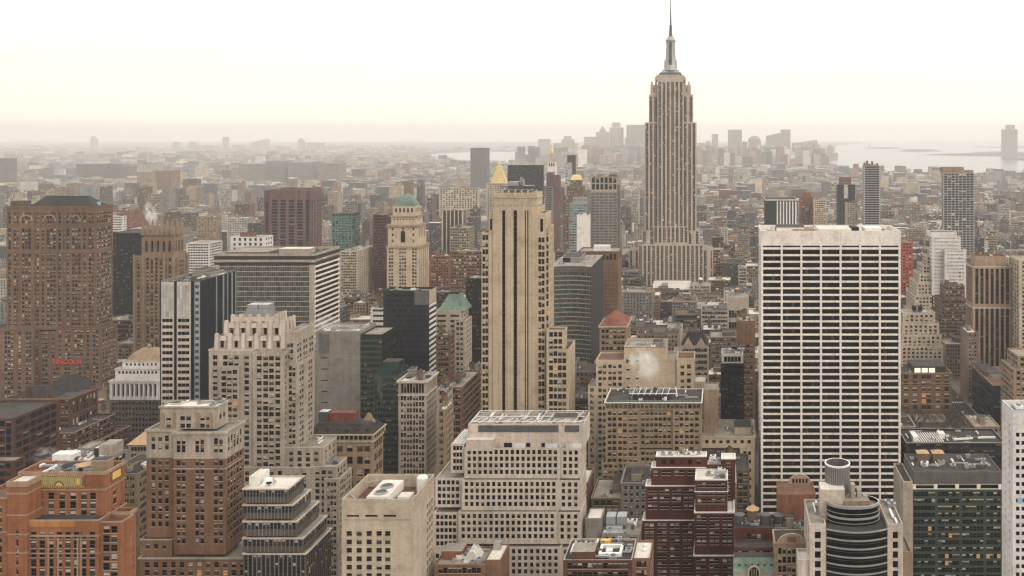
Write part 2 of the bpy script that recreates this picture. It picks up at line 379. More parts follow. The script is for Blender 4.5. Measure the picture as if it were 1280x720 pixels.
        for i in range(tank):
            x, y = X0 + 2.5 + r.random() * max(.1, W - 4), Y0 + 2.5 + r.random() * max(.1, D - 4); rr = r.uniform(1.6, 2.3); hh = r.uniform(3, 4.5); lg = r.uniform(1.5, 4)
            b = merged or s.piece('water_tank')
            b.lathe(x, y, [(rr, z + lg), (rr, z + lg + hh)], M['wood'], 14); b.lathe(x, y, [(rr + .15, z + lg + hh), (.05, z + lg + hh + 1.5)], r.choice((M['tanroof'], M['slate'], M['tar'])), 14)
            for a in range(4): b.bar((x + rr * .7 * math.cos(a * 1.57 + .8), y + rr * .7 * math.sin(a * 1.57 + .8), z), (x + rr * .7 * math.cos(a * 1.57 + .8), y + rr * .7 * math.sin(a * 1.57 + .8), z + lg), .25, M['dsteel'])
            b.lathe(x, y, [(rr * .9, z + lg - .2), (rr, z + lg)], M['dsteel'], 14, False)
        return s
    def done(s, limit=100):
        X0 = min(e_[0] for e_ in s.ext); X1 = max(e_[1] for e_ in s.ext); Y0 = min(e_[2] for e_ in s.ext); Y1 = max(e_[3] for e_ in s.ext)
        o = ((X0 + X1) / 2, (Y0 + Y1) / 2, 0)
        root = bpy.data.objects.new(s.name, None); COL.objects.link(root); root.location = o
        root['label'] = s.label; root['category'] = s.cat
        if s.group: root['group'] = s.group
        s.root = root
        ws = s.wins
        if s.near:
            ind = sorted((q_ for q_ in ws if q_[9]), key=lambda q_: (q_[1][0] != 1, -q_[0][2]))[:limit]; ids = set(map(id, ind)); rest = [q_ for q_ in ws if id(q_) not in ids]
        else: ind, rest = [], ws
        for (p, u, n, w_, h, kind, v, gl, fm, _) in ind:
            key = (s.label, w_, h, kind, v, u == (1, 0) or None, gl and gl.name)
            me = WCACHE.get(key)
            if me is None:
                mb = MB(); rect_mesh(mb, win_rects(w_, h, kind, v, gl, fm), (0, 0, 0), (1, 0), (0, -1)); me = mb.mesh('window'); WCACHE[key] = me
            wo_ = link('window', me, root, (p[0] - o[0], p[1] - o[1], p[2])); wo_.rotation_euler.z = math.atan2(u[1], u[0])
        if rest:
            mb = MB() if s.near else s.mb('wall')
            for (p, u, n, w_, h, kind, v, gl, fm, _) in rest:
                if not s.near and h * F / s.Y < 2.6 and kind == 'sash':
                    mb_r = [(0, w_, 0, h, 0, M['lit'] if v == 4 else (M['blind'] if v == 3 else (M['g1'] if v == 2 else (gl or M['g0']))))]
                    if v in (1, 5): mb_r = [(0, w_, 0, h * .55, 0, gl or M['g0']), (0, w_, h * .55, h, 0, M['blind'])]
                else: mb_r = win_rects(w_, h, kind, v, gl, fm)
                rect_mesh(mb, mb_r, p, u, n)
            if s.near:
                x = link('windows', mb.mesh('windows', o), root); x['kind'] = 'stuff'
        for k, mb in s.parts.items():
            if mb.f:
                x = link(k, mb.mesh(k, o), root)
                if k in s.labels: x['label'] = s.labels[k]
        for k, mb, lab in s.subs:
            if mb.f:
                x = link(k, mb.mesh(k, o), root)
                if lab: x['label'] = lab
        s.o = o; s.box = (X0, X1, Y0, Y1, max(e_[5] for e_ in s.ext)); return root

# ------------------------------------------------------------------ the setting: ground, avenue, water, islands, haze
def structure(name, mb, kind='structure', label=None):
    o = link(name, mb.mesh(name)); o['kind'] = kind
    if label: o['label'] = label
    return o
def groundmat():
    m, t, p = _nodes('city ground')
    v = t.nodes.new('ShaderNodeNewGeometry').outputs['Position']
    a = _range(t, _noise(t, v, .0012, 6), 0, 1); b = _range(t, _noise(t, v, .02, 4), .6, 1.4)
    mx = t.nodes.new('ShaderNodeMix'); mx.data_type = 'RGBA'; t.links.new(a, mx.inputs['Factor'])
    mx.inputs['A'].default_value = (.055, .05, .047, 1); mx.inputs['B'].default_value = (.12, .095, .078, 1)
    t.links.new(_scalecol(t, mx.outputs['Result'], b), p.inputs['Base Color']); p.inputs['Roughness'].default_value = .95; p.inputs['Specular IOR Level'].default_value = .2
    return m
def watermat():
    m, t, p = _nodes('harbour water'); v = t.nodes.new('ShaderNodeNewGeometry').outputs['Position']
    p.inputs['Base Color'].default_value = (.10, .11, .11, 1); p.inputs['Roughness'].default_value = .22; p.inputs['Specular IOR Level'].default_value = .6
    bp = t.nodes.new('ShaderNodeBump'); bp.inputs['Strength'].default_value = .08; bp.inputs['Distance'].default_value = 2
    t.links.new(_noise(t, v, .02, 5), bp.inputs['Height']); t.links.new(bp.outputs[0], p.inputs['Normal']); return m
asph = rooflay('asphalt', (.06, .057, .055), .2); pave = rooflay('pavement', (.19, .175, .155), .2); WATER = watermat()
g = MB(); gm = groundmat()
xs = [-31000, -6000, -2500, 0, 2500, 6000, 31000]; ys = [-2500, 0, 2000, 6000, 12000, 20000, 31000]
for a, b in zip(xs, xs[1:]):
    for c, d in zip(ys, ys[1:]): g.poly([(a, c, 0), (b, c, 0), (b, d, 0), (a, d, 0)], gm)
structure('ground', g)
def GP(x, y, z=0):                                        # ground point under a photo pixel
    Y = (H - z) * F / (y - VY); return (PX(x, Y), Y)
# avenue with kerbs, lane lines and crossings
AX0, AX1 = 188.0, 216.0
b = MB(); b.poly([(AX0, 420, .006), (AX1, 420, .006), (AX1, 2600, .006), (AX0, 2600, .006)], asph)
structure('avenue', b)
b = MB()
for k in range(1, 4):
    x = AX0 + (AX1 - AX0) * k / 4
    for y in range(600, 1500, 9): b.poly([(x - .08, y, .011), (x + .08, y, .011), (x + .08, y + 3, .011), (x - .08, y + 3, .011)], M['trim'])
for y in (742, 822, 902, 982):
    for i in range(12):
        x = AX0 + 1.5 + i * 2.15; b.poly([(x, y, .011), (x + .9, y, .011), (x + .9, y + 4, .011), (x, y + 4, .011)], M['trim'])
structure('lane_markings', b)
b = MB()
for y0 in range(520, 1600, 80):
    for x0, x1 in ((AX0 - 95, AX0), (AX1, AX1 + 95)): b.box(x0, x1, y0 + 7, y0 + 73, -.2, .14, pave)
structure('pavement', b)
# harbour and rivers
def sheet(name, pts, z=.25):
    b = MB(); b.poly([(*GP(x, y), z) for x, y in pts], WATER); return structure(name, b)
sheet('harbour_water', [(1034, 206), (1062, 211), (1090, 214), (1120, 217), (1180, 220), (1240, 219), (1500, 226), (1500, 178), (1100, 177), (1046, 182), (1040, 190)][::-1])
sheet('river_water', [(6, 213.5), (30, 214.5), (64, 215.2), (95, 215), (96, 210.2), (60, 211), (20, 210)][::-1])
sheet('river_water', [(500, 196), (560, 199), (605, 203), (640, 204), (690, 201), (730, 195), (724, 187), (650, 190), (600, 189.5), (560, 191.5)][::-1])
sheet('river_water', [(-120, 221), (-60, 222), (28, 220.5), (24, 217.5), (-60, 217.5)][::-1])
def island(pts, hz, lab):
    b = MB(); o_ = [GP(x, y) for x, y in pts]; c = (sum(p[0] for p in o_) / len(o_), sum(p[1] for p in o_) / len(o_))
    land = rooflay('island scrub', (.06, .058, .045))
    inn = [(c[0] + (p[0] - c[0]) * .82, c[1] + (p[1] - c[1]) * .82) for p in o_]
    n = len(o_)
    for i in range(n):
        j = (i + 1) % n; b.poly([(*o_[i], -.2), (*o_[j], -.2), (*inn[j], hz), (*inn[i], hz)], land)
    b.poly([(*p, hz) for p in inn], land); o = structure('island', b, 'structure', lab)
island([(1076, 185.6), (1100, 186.6), (1128, 185.8), (1120, 184.2), (1090, 184.2)], 7, 'low harbour island beneath the tiny statue')
island([(1122, 189.2), (1150, 190.4), (1178, 189.2), (1168, 187), (1132, 187)], 12, 'wooded harbour island right of the statue island')
island([(1150, 193.6), (1200, 195.2), (1300, 196), (1360, 192), (1240, 189.6), (1190, 192.6)], 9, 'long flat pier spit reaching out from the far shore')
island([(1212, 184.4), (1260, 185.2), (1360, 185.2), (1360, 183), (1240, 183.2)], 9, 'faint strip of shore behind the pier spit')
island([(1246, 199), (1290, 201.6), (1400, 202), (1400, 196.5), (1280, 196.5)], 8, 'dark waterfront under the tall harbour tower')
# haze: one closed even volume round everything
hb = MB(); hb.box(-31500, 31500, -2600, 31500, -2, 475, paint('haze', (1, 1, 1)), None, True)
hm = bpy.data.materials.new('haze air'); hm.use_nodes = True; hn = hm.node_tree; hn.nodes.clear()
pv = hn.nodes.new('ShaderNodeVolumePrincipled'); pv.inputs['Color'].default_value = (1, .976, .962, 1); pv.inputs['Density'].default_value = .8e-4; pv.inputs['Anisotropy'].default_value = .45
ho = hn.nodes.new('ShaderNodeOutputMaterial'); hn.links.new(pv.outputs[0], ho.inputs['Volume'])
hb.mats = [hm]; structure('haze', hb, 'stuff')

# ------------------------------------------------------------------ foreground buildings
SASH = S(8, fh=3.4, ww=1.5)
# orange tower with the green sunburst panel
B = Bld('apartment_tower', 'orange brick stepped tower with green and gold sunburst panel, lower left corner', 320, 'orange', short='orange sunburst tower', roof='brownroof')
B.tier(24, 131, 590, 653, dy=7, dep=11, f=S([1, 5, 1], 3.3, 1.75, .62, mar=3.2, top=7.4, gw=2.0, sd=.25, sm=M['spand'], bl=.25), side=S(1, 3.3, 1.5, top=8), cop=(1.0, .3, 'terracotta'), para=1.6)
B.clutter(26, 1, big=1)
z = lambda y: PZ(y, 327)
p = B.piece('sunburst_panel', 'glazed green and gold panel with a half sun inside a red border'); X0, X1 = PX(43, 327), PX(106.5, 327)
p.box(X0, X1, 326.75, 327, z(609.4), z(593.2), M['redtile'])
p.box(X0 + .9, X1 - .9, 326.62, 326.75, z(607), z(595.6), M['panelg'])
xc = (X0 + X1) / 2
for r0, r1, m_ in ((1.75, 1.35, 'redtile'), (1.1, 0, 'panely')):
    for i in range(10):
        a, c = math.pi * i / 10, math.pi * (i + 1) / 10; zb = z(606.6); 
        p.poly([(xc + r1 * math.cos(a), 326.55, zb + r1 * math.sin(a)), (xc + r1 * math.cos(c), 326.55, zb + r1 * math.sin(c)), (xc + r0 * math.cos(c), 326.55, zb + r0 * math.sin(c)), (xc + r0 * math.cos(a), 326.55, zb + r0 * math.sin(a))][::-1], M[m_])
for xx in (X0 + 2.2, X1 - 2.2): p.box(xx - .5, xx + .5, 326.5, 326.62, z(605), z(598), M['panely'])
for i in range(22):
    xx = X0 + .3 + i * (X1 - X0 - 1) / 21
    for yy in (594.3, 608.2): p.box(xx, xx + .4, 326.68, 326.75, z(yy) - .2, z(yy) + .2, M['panely'])
p = B.piece('sunburst_panel', 'small gold panel on the side face'); Xs = PX(131, 327); p.box(Xs, Xs + .2, 330, 336, z(607), z(594), M['redtile']); p.box(Xs + .2, Xs + .3, 330.8, 335.2, z(605), z(596), M['panely'])
B.band(PX(24, 327), PX(131, 327), 327, 338, z(613), z(611), .2, M['terracotta'])
B.tier(34, 123, 650, dy=1, dep=15, f=S([6, 2], 3.25, 2.0, .66, mar=1.2, top=4.2, gw=1.55, sd=.2, sm=M['maroon'], bl=.3), side=0, cop=(.4, .2, 'terracotta'), para=.8, roof='tar')
p = B.piece('frieze_panel', 'long orange tile panel above the lower windows'); p.box(PX(36, 321), PX(95.5, 321), 320.8, 321, PZ(658.5, 321), PZ(651.4, 321), M['orangep']); 
B.band(PX(34, 321), PX(123, 321), 321, 333, PZ(671, 321), PZ(668.5, 321), .2, M['terracotta']); B.band(PX(34, 321), PX(123, 321), 321, 333, PZ(692.5, 321), PZ(691, 321), .2, M['terracotta'])
for xq in (96.5, 101, 60, 72): B.mb('pilaster').box(PX(xq, 321), PX(xq, 321) + .5, 320.75, 321, PZ(720, 321), PZ(672, 321), M['terracotta'])
B.tier(9, 34, 602, dep=9, f=S(1, 3.3, .9, top=17, mar=3), side=0, cop=(1.8, .25, 'terracotta'), roof='whiteroof', para=.5)
for yy in (616, 643, 667, 690): B.band(PX(9, 320), PX(34, 320), 320, 329, PZ(yy + 2, 320), PZ(yy, 320), .12, M['terracotta'])
B.tier(-30, 8.7, 622, dy=1, dep=14, f=S(3, 3.5, 1.6, top=3), side=0, cop=(.5, .2, 'terracotta'))
B.band(PX(-30, 321), PX(8.7, 321), 321, 335, PZ(666, 321), PZ(664, 321), .15, M['terracotta'])
B.tier(123.4, 152, 652, dy=2, dep=6, f=S([2], 3.25, 1.9, .66, mar=1.5, top=1.6, gw=.5), side=0, cop=(.4, .2, 'terracotta'))
B.tier(133, 162, 640, 650, dy=8, xb=170, f=None, cop=(1.2, .3, 'terracotta'), para=1.2, roof='tar')
B.tier(133, 162, 650, dy=8, xb=170, f=S(2, 3.3, 1.3, top=2), side=S(2, 3.3, 1.7, .7, top=3.4), para=0)
p = B.piece('air_unit', 'tan conical roof of a water tank'); B.mb('x')
p.lathe(PX(104, 333), 334, [(2.9, z(590)), (2.9, z(589)), (.1, z(587))], M['tanroof'], 18)

# brown tower with limestone top
B = Bld('office_tower', 'brown brick tower with pale limestone top floors and penthouse', 390, 'brown', short='brown tower with limestone top', roof='gravel')
f1 = S([2, 2, 2], 3.3, 1.35, .56, mar=1.2, top=12.5, gw=.55, bl=.5, lit=.07); 
B.tier(217, 282, 573, 693, xb=305, f=dict(f1, top=1.0), side=S(5, 3.3, 1.35, top=1.0), para=0)
B.tier(217, 282, 540, 573, xb=305, f=S([2, 2, 2], 3.5, 1.35, .72, mar=1.2, top=2.6, gw=.55, sd=.3, sm=M['rust'], lit=.1), side=S(5, 3.5, 1.35, .72, top=2.6, sd=.3, sm=M['rust']), mat='stone', cop=(.9, .6, 'stone'), para=1.2)
for yy in (573, 586): B.course(yy, .45, .2, M['stone'])
B.tier(183, 217, 537, 572, dy=3, dep=13, f=S(3, 3.5, 1.35, .6, top=2.6), side=0, mat='stone', cop=(.9, .5, 'stone'))
B.tier(183, 217, 572, 672, dy=3, dep=13, f=S(3, 3.3, 1.3, top=1), side=0, para=0)
B.clutter(2, 2)
B.tier(200, 271, 508, 536, dy=4.5, dep=9, f=S([1, 2, 2], 3.2, 1.7, .5, mar=2.6, top=4.2, gw=.5, rows=2), side=S(2, 3.2, 1.5, top=4.2), mat='stone', cop=(.7, .4, 'stone'), roof='whiteroof', para=.4)
for xq in (202, 216, 246, 262): B.mb('pilaster').box(PX(xq, 394.5), PX(xq + 4, 394.5), 394.2, 394.5, PZ(536, 394.5), PZ(516, 394.5), M['tan'])
B.clutter(9, 3)
B.tier(213, 226, 504, 508, dy=8, dep=3, mat='pale', para=.3)
B.tier(174, 313, 697, dy=-1, dep=22, f=S(12, 3.3, 1.6, .6, top=2, lit=.12), mat='brown', cop=(.6, .4, 'stone'), roof='gravel')
B.tier(175, 215, 674, 697, dy=1, dep=10, f=S(3, 3.3, 1.4, top=2), mat='brown', cop=(.4, .2, 'stone'), roof='tar')

# terraced dark glass building
B = Bld('office_block', 'dark glass block stepping down in five pale edged terraces', 380, 'grey', short='five terraced glass block', roof='gravel')
gf = lambda n: S(n, 3.15, 0.98, .84, mar=.35, top=.75, bot=.3, rec=.12, kind='plain', gl=M['gblue'], sd=.1, sm=M['charcoal'], ind=True)
prev = 0
for i, (x1, yt, yb_, xb) in enumerate(((360, 611, 628.5, 380), (366, 631, 648.5, 388.5), (371, 651.5, 670, 398.5), (379, 672.5, 690, 408.5), (382.5, 692, None, 414.5))):
    d = 4.6 - i * 1.15
    ff = dict(gf(20), kind='sash', bl=.06, lit=.02, gl=M['gblue'], wh=.82, g=14, ww=1.15)
    B.tier(303.6, x1, yt, yb_, dy=d, xb=xb, f=ff, side=dict(ff, g=8 + i), mat='dgrey', roof='whiteroof' if i == 0 else 'gravel', para=.5, pm='pale')
    X0, X1, Y0, Y1, zt = B.last; B.band(X0, X1, Y0, Y1, zt + .05, zt + .62, .3, M['pale'], 'ledge')
    if i == 0: top = B.last
    mm = B.mb('mullions')
    for k in range(1, 14): 
        xx = X0 + .35 + (X1 - X0 - .7) * k / 14; mm.box(xx - .06, xx + .06, Y0 - .14, Y0, PZ(yb_ or 745, 380 + d), zt - .2, M['steel'])
X0, X1, Y0, Y1, zt = top; p = B.piece('bulkhead', 'white plaster bulkhead'); p.box(X0, X0 + 4.2, Y0 + 5, Y1 - .6, zt, zt + 3.8, M['trim'], M['whiteroof'])
p = B.piece('roof_hatch', 'tilted white skylight'); p.poly([(X0 + 5, Y0 + 5, zt), (X0 + 10, Y0 + 5, zt), (X0 + 8.5, Y0 + 8, zt + 2.4), (X0 + 5.6, Y0 + 8, zt + 2.4)], M['trim']); p.poly([(X0 + 10, Y0 + 5, zt), (X0 + 10, Y0 + 9, zt), (X0 + 8.5, Y0 + 8, zt + 2.4)], M['steel']); p.poly([(X0 + 5, Y0 + 5, zt), (X0 + 5.6, Y0 + 8, zt + 2.4), (X0 + 5, Y0 + 9, zt)], M['steel']); p.poly([(X0 + 5, Y0 + 9, zt), (X0 + 5.6, Y0 + 8, zt + 2.4), (X0 + 8.5, Y0 + 8, zt + 2.4), (X0 + 10, Y0 + 9, zt)], M['steel'])
p = B.piece('satellite_dish'); p.lathe(X0 + 8.8, Y0 + 4.2, [(.2, zt + .9), (.8, zt + 1.05), (1.3, zt + 1.5)], M['black'], 16, False); p.bar((X0 + 8.8, Y0 + 4.2, zt), (X0 + 8.8, Y0 + 4.2, zt + 1), .2, M['dsteel'])

# stepped stone tower with fluted crown
B = Bld('office_tower', 'pale stone setback tower with scalloped crown and steel box on top', 480, 'stone', short='scalloped stone tower', roof='gravel')
fs = S([2, 2, 2], 3.25, 1.75, .58, mar=2.2, top=1.2, gw=.55, lit=.05)
B.tier(316, 355, 440, 606, dep=28, f=S([1, 2, 1], 3.25, 2.1, .58, mar=2, top=2.2, gw=.5, bl=.6), side=S([2, 2, 2], 3.25, 1.7, top=2.2))
B.tier(261, 316, 437, 620, dy=1.5, dep=25, f=S([1, 3, 1], 3.25, 2.0, .58, mar=2, top=3.0, gw=.5, bl=.6), side=S(4, 3.25, 1.7, top=2), cop=(.6, .15, 'pale'))
B.tier(274, 299, 458, 620, dy=-.5, dep=3, f=S([3], 3.25, 2.0, .58, mar=1, top=1.8, gw=.5, bl=.6), side=0)
B.tier(355, 370, 415, 606, dy=5, dep=22, f=S(2, 3.25, 1.5, top=6), side=S([2, 2, 2], 3.25, 1.7, top=6))
B.tier(357, 373, 453, 606, dy=3, dep=18, f=S(2, 3.25, 1.5, top=2), side=S([2, 2], 3.25, 1.7, top=2))
crn = S([1, 1, 1, 1, 1], 8, 1.9, .5, mar=1.8, top=2.2, sd=0, rec=.7, kind='plain', rows=1)
B.tier(271, 354, 420, 440, dy=5, dep=20, f=crn, side=crn, para=.8); t2 = B.last
B.tier(283, 352, 404, 422, dy=8, dep=16, f=crn, side=crn, para=.8); t3 = B.last
B.tier(291, 345, 396, 405, dy=10, dep=12, para=.8); t4 = B.last
for (X0, X1, Y0, Y1, zt), hh in ((t2, 2.2), (t3, 2.2), (t4, 2.0)):
    p = B.mb('crown_scallops')
    for k in range(6):
        xx = X0 + (X1 - X0) * k / 5; p.frustum(xx - 1.1, xx + 1.1, Y0 - .7, Y0 + .9, zt - 6, zt + hh, .3, .2, M['pale'])
    for k in range(5):
        xx = X0 + (X1 - X0) * (k + .5) / 5; p.frustum(xx - 1.8, xx + 1.8, Y0 - .45, Y0 + .5, zt - 1.6, zt + .7, .5, .1, M['pale'])
    for k in range(4): yy = Y0 + (Y1 - Y0) * (k + .5) / 4; p.frustum(X1 - .8, X1 + .6, yy - 1.1, yy + 1.1, zt - 6, zt + hh, .2, .3, M['pale'])
p = B.piece('cooling_tower', 'ribbed steel plant box on the crown'); X0, X1 = PX(308, 493), PX(336, 493); zz = PZ(397, 493)
p.box(X0, X1, 493, 500, zz, PZ(386, 493), M['steel'], M['dsteel'])
for k in range(2): xx = X0 + (X1 - X0) * k / 2 + .3; p.box(xx, xx + (X1 - X0) / 2 - .6, 493.4, 499.6, PZ(386, 493), PZ(381, 493), M['silver'])
for (x0, x1, yt, d, dep_) in ((355, 404, 559, 2, 17), (389, 420, 583, -1, 14), (300, 389, 584, -1, 22), (405, 424, 598, -2, 16)):
    B.tier(x0, x1, yt, dy=d, dep=dep_, f=S(max(3, int((x1 - x0) / 10)), 3.3, 1.8, .58, top=2.0, bl=.7), cop=(.4, .15, 'pale'), para=.9)
    if x0 != 300: B.clutter(3, x0)

# blank limestone box with sunken plant roof
B = Bld('office_block', 'plain limestone box with white twin fan unit on sunken roof', 360, 'cream', short='limestone box with sunken roof', roof='brownroof')
B.tier(427, 516, 624, xb=543, f=None, side=None, para=5.2); X0, X1, Y0, Y1, zt = B.last
wl = B.parts['wall']; wl.v, wl.f, wl.m = [], [], []          # rebuilt with its window bays below
mt = B.mat; zz = lambda y: PZ(y, 360); ZT = zt + 5.2
facade(wl, B.wins, (X0, Y0), (1, 0), PX(494, 360) - X0, 0, zz(657.5), S([4, 1], 3.3, 1.7, .52, mar=1.9, top=2.0, gw=2.1, lit=.02, bl=.3), mt, B.rnd, PZ(745, 360))
facade(wl, B.wins, (PX(494, 360), Y0), (1, 0), X1 - PX(494, 360), 0, zz(657.5), None, mt, B.rnd)
wl.poly([(X0, Y0, zz(657.5)), (X1, Y0, zz(657.5)), (X1, Y0, zz(648)), (X0, Y0, zz(648))], mt)
facade(wl, B.wins, (X0, Y0), (1, 0), PX(501, 360) - X0, zz(648), ZT, S([3], .9 * 2, 5.2, .55, mar=1.9, top=zz(643.6) - zz(648) + 0, gw=2.4, rec=.8, kind='plain', rows=1, bot=0) | dict(top=ZT - zz(643.6)), mt, B.rnd)
facade(wl, B.wins, (PX(501, 360), Y0), (1, 0), X1 - PX(501, 360), zz(648), ZT, None, mt, B.rnd)
wl.poly([(X1, Y0, 0), (X1, Y0 + 15.5, 0), (X1, Y0 + 15.5, ZT), (X1, Y0, ZT)], mt)
facade(wl, B.wins, (X1, Y0 + 15.5), (0, 1), Y1 - Y0 - 15.5, 0, ZT, S(3, 3.3, 1.5, .62, top=9), mt, B.rnd, PZ(745, 360))
facade(wl, B.wins, (X0, Y1), (0, -1), Y1 - Y0, 0, ZT, None, mt, B.rnd); wl.poly([(X1, Y1, 0), (X0, Y1, 0), (X0, Y1, ZT), (X1, Y1, ZT)], mt)
B.mb('cornice').box(PX(430, 360), PX(514, 360), Y0 - .15, Y0, zz(650), zz(649), M['stone'])
p = B.piece('cooling_unit', 'long white cooling unit with two round fans'); cx0, cx1 = X0 + 8, X0 + 16.5
p.box(cx0, cx1, Y0 + 4.5, Y1 - 4.5, zt + .6, zt + 4.4, M['trim'], M['whiteroof'])
for yy in (Y0 + 8.5, Y0 + 15): 
    p.lathe((cx0 + cx1) / 2, yy, [(2.6, zt + 4.4), (2.6, zt + 5), (2.2, zt + 5)], M['steel'], 20, False); p.lathe((cx0 + cx1) / 2, yy, [(2.2, zt + 4.5), (.3, zt + 4.6)], M['dsteel'], 20)
for yy in (Y0 + 6, Y0 + 18): p.box(cx0 + .3, cx0 + .8, yy, yy + .5, zt, zt + .6, M['dsteel'])
p = B.piece('air_unit', 'square white air unit'); p.box(X0 + 19, X0 + 24, Y0 + 8, Y0 + 13, zt + .4, zt + 3, M['trim'], M['whiteroof']); p.box(X0 + 19.5, X0 + 20, Y0 + 9, Y0 + 12, zt, zt + .4, M['dsteel'])
p = B.piece('water_tank', 'stubby white tank by the back corner'); p.lathe(X1 - 3.4, Y1 - 5, [(2.3, zt), (2.3, zt + 5.6), (1.8, zt + 6.2)], M['trim'], 16)
p = B.piece('roof_duct'); p.box(X1 - 4.5, X1 - 3.5, Y0 + 3, Y0 + 14, zt + .5, zt + 1.6, M['steel'], None, True); p.box(X0 + 24, X1 - 1, Y0 + 13.5, Y0 + 14.3, zt + 1, zt + 2, M['black'], None, True); p.box(X0 + 24.2, X0 + 24.8, Y0 + 13.6, Y0 + 14.2, zt, zt + 1, M['black'])
p = B.piece('steel_beam'); p.bar((X0 + 1, Y1 - 7, ZT - 1), (X0 + 17, Y1 - 2, ZT - 1), .5, M['stone']); p.bar((X0 + .6, Y0 + 7, ZT - 1), (X0 + 6, Y0 + .6, ZT - 1), .5, M['stone'])

X0, X1, Y0, Y1 = FOOT[-1]; B.clutter(7, 77, area=(X0 + 24, X1 - .5, Y0 + .5, Y1 - .5, PZ(624, 360) - 5.2))
# white gridded stepped building
B = Bld('office_block', 'broad white stepped block with rows of small dark square windows', 420, 'pale', short='white gridded block', roof='gravel')
wf = lambda g: S(g, 3.05, 1.55, .68, mar=.9, top=.9, bot=.6, rec=.45, kind='plain')
for i, (x0, x1, xr, yt, yb_, nr) in enumerate(((580.5, 700, 726, 560, 598, 4), (577, 698, 726, 600, 638, 4), (573, 696, 726, 640, 680, 4), (628, 701, 726, 684, None, 4))):
    d = 6 - i * 1.8
    B.tier(x0, x1, yt, yb_, dy=d - 1.2, dep=24, f=wf(17 if i < 3 else 9), side=0, roof='gravel', para=.6)
    B.tier(x1, xr, yt + .6, yb_, dy=d, xb=733, f=wf(3), side=None, para=.6)
B.tier(540, 628, 690, dy=2, dep=20, f=wf(10), side=0)
for (x0, x1, yt, yb_, d, n) in ((563.6, 580.3, 555, 591, 6.5, 3), (544, 577, 598, 634, 5, 5), (542, 573, 641, 690, 3, 5)):
    B.tier(x0, x1, yt, yb_, dy=d, dep=22, f=wf(n), side=wf(4), para=.6)
    if n == 3:
        Xa, Xb_, Ya, Yb, zq = B.last
        for k in range(5): B.mb('roof_duct').box(Xa + .8 + k * 1.1, Xa + 1.3 + k * 1.1, Ya + 1, Yb - 1, zq, zq + .7, M['trim'])
B.tier(585, 730, 530, 561, dy=8, dep=19, f=None, para=1.2, mat='pale'); X0, X1, Y0, Y1, zt = B.last
q_ = lambda y: PZ(y, 428)
for a, c in ((598, 698), (706, 724)):
    p = B.piece('louvre', 'grey louvred vent band'); p.box(PX(a, 428), PX(c, 428), 427.8, 428, q_(540), q_(531.5), M['louver'])
    for k in range(6): p.box(PX(a, 428), PX(c, 428), 427.7, 427.8, q_(540) + .15 + k * .5, q_(540) + .3 + k * .5, M['dsteel'])
for a, c in ((614, 617), (630, 640), (658, 663), (677, 681)): p = B.piece('door', 'dark plant room opening'); p.box(PX(a, 428), PX(c, 428), 427.85, 428, q_(559), q_(553.5), M['black'])
for a, c in ((641, 657), (682, 697), (708, 727)): p = B.piece('bulkhead', 'pale metal box beside the plant rooms'); p.box(PX(a, 428), PX(c, 428), 426.6, 427.9, q_(559.6), q_(554), M['whitebrick'])
p = B.piece('bulkhead', 'white plant room wing'); p.box(PX(585, 428), PX(619, 428), 424.6, 427.9, q_(560.5), q_(546.5), M['pale'], M['whiteroof'])
p = B.piece('steel_frame', 'white steel trusses lying over the plant roof')
for k in range(13):
    xx = X0 + 1 + k * (X1 - X0 - 6) / 12; jj = B.rnd.uniform(-1.5, 2.5)
    if k % 3 != 1: p.bar((xx, Y0 + .8, zt + 1.6), (xx + jj, Y1 - 1 - 5 * (k % 2), zt + 1.9), .22, M['trim'])
    p.bar((xx, Y0 + .8, zt + 1.6), (xx + 3.6 + jj, Y0 + 3 + B.rnd.random() * 5, zt + 2.2), .22, M['trim'])
for yy in (Y0 + 1, Y0 + 9, Y1 - 1): p.bar((X0 + 1, yy, zt + 2), (X1 - 1, yy, zt + 2), .22, M['trim'])
for xx in (X0 + 1, (X0 + X1) / 2, X1 - 1):
    for yy in (Y0 + 1, Y1 - 1): p.bar((xx, yy, zt), (xx, yy, zt + 2), .3, M['steel'])
B.clutter(26, 4, big=1)

# slim limestone tower with three dark slots
B = Bld('office_tower', 'slender cream tower with three black vertical slots down its front', 600, 'beige', near=True, short='black slotted cream tower', roof='tar')
slot = S(3, 150, 2.0, 150, kind='slot')
Bp = lambda x: PX(x, 600)
B.tier(616, 672, 258, 535, dep=24, f=dict(S(3, 1, 2.3, 1, rec=.9, kind='slot', mar=3.4), fh=PZ(263, 600) - PZ(532, 600), wh=1.0, top=2.6, rows=1, bot=0), side=None, para=0)
B.tier(617, 671, 241, 258, dy=2, dep=19, f=None, side=None, para=2.2, roof='tar'); X0, X1, Y0, Y1, zt = B.last
p = B.mb('crown_flutes')
for k in range(13): xx = X0 + .3 + k * (X1 - X0 - 1) / 12; p.frustum(xx, xx + .5, Y0 - .35, Y0, PZ(258, 602), PZ(241.5, 602), .05, .05, M['cream'])
for xq in (617.5, 624.2, 632.5, 634.4, 648.2, 649.8, 658.4, 663.5, 669.8): B.mb('pilaster').box(PX(xq, 600) - .35, PX(xq, 600) + .35, 599.6, 600, PZ(535, 600), PZ(258.6, 600), B.mat)
B.band(X0, X1, Y0, Y1, PZ(247.5, 602), PZ(246.3, 602), .5, M['cream'])
for xq in (617.5, 628, 636, 644, 652, 660, 670.5): B.mb('crown_finial').frustum(PX(xq, 602) - .7, PX(xq, 602) + .7, Y0 - .5, Y0 + .9, zt, zt + 4.2, .25, .3, M['cream'])
for xq in (626, 641, 655.5): p.frustum(PX(xq, 600) - .9, PX(xq, 600) + .9, 599.5, 600, PZ(263, 600), PZ(252, 600), .6, .1, M['cream'])
p = B.piece('steel_frame', 'dark rooftop gantry and cooling plant'); 
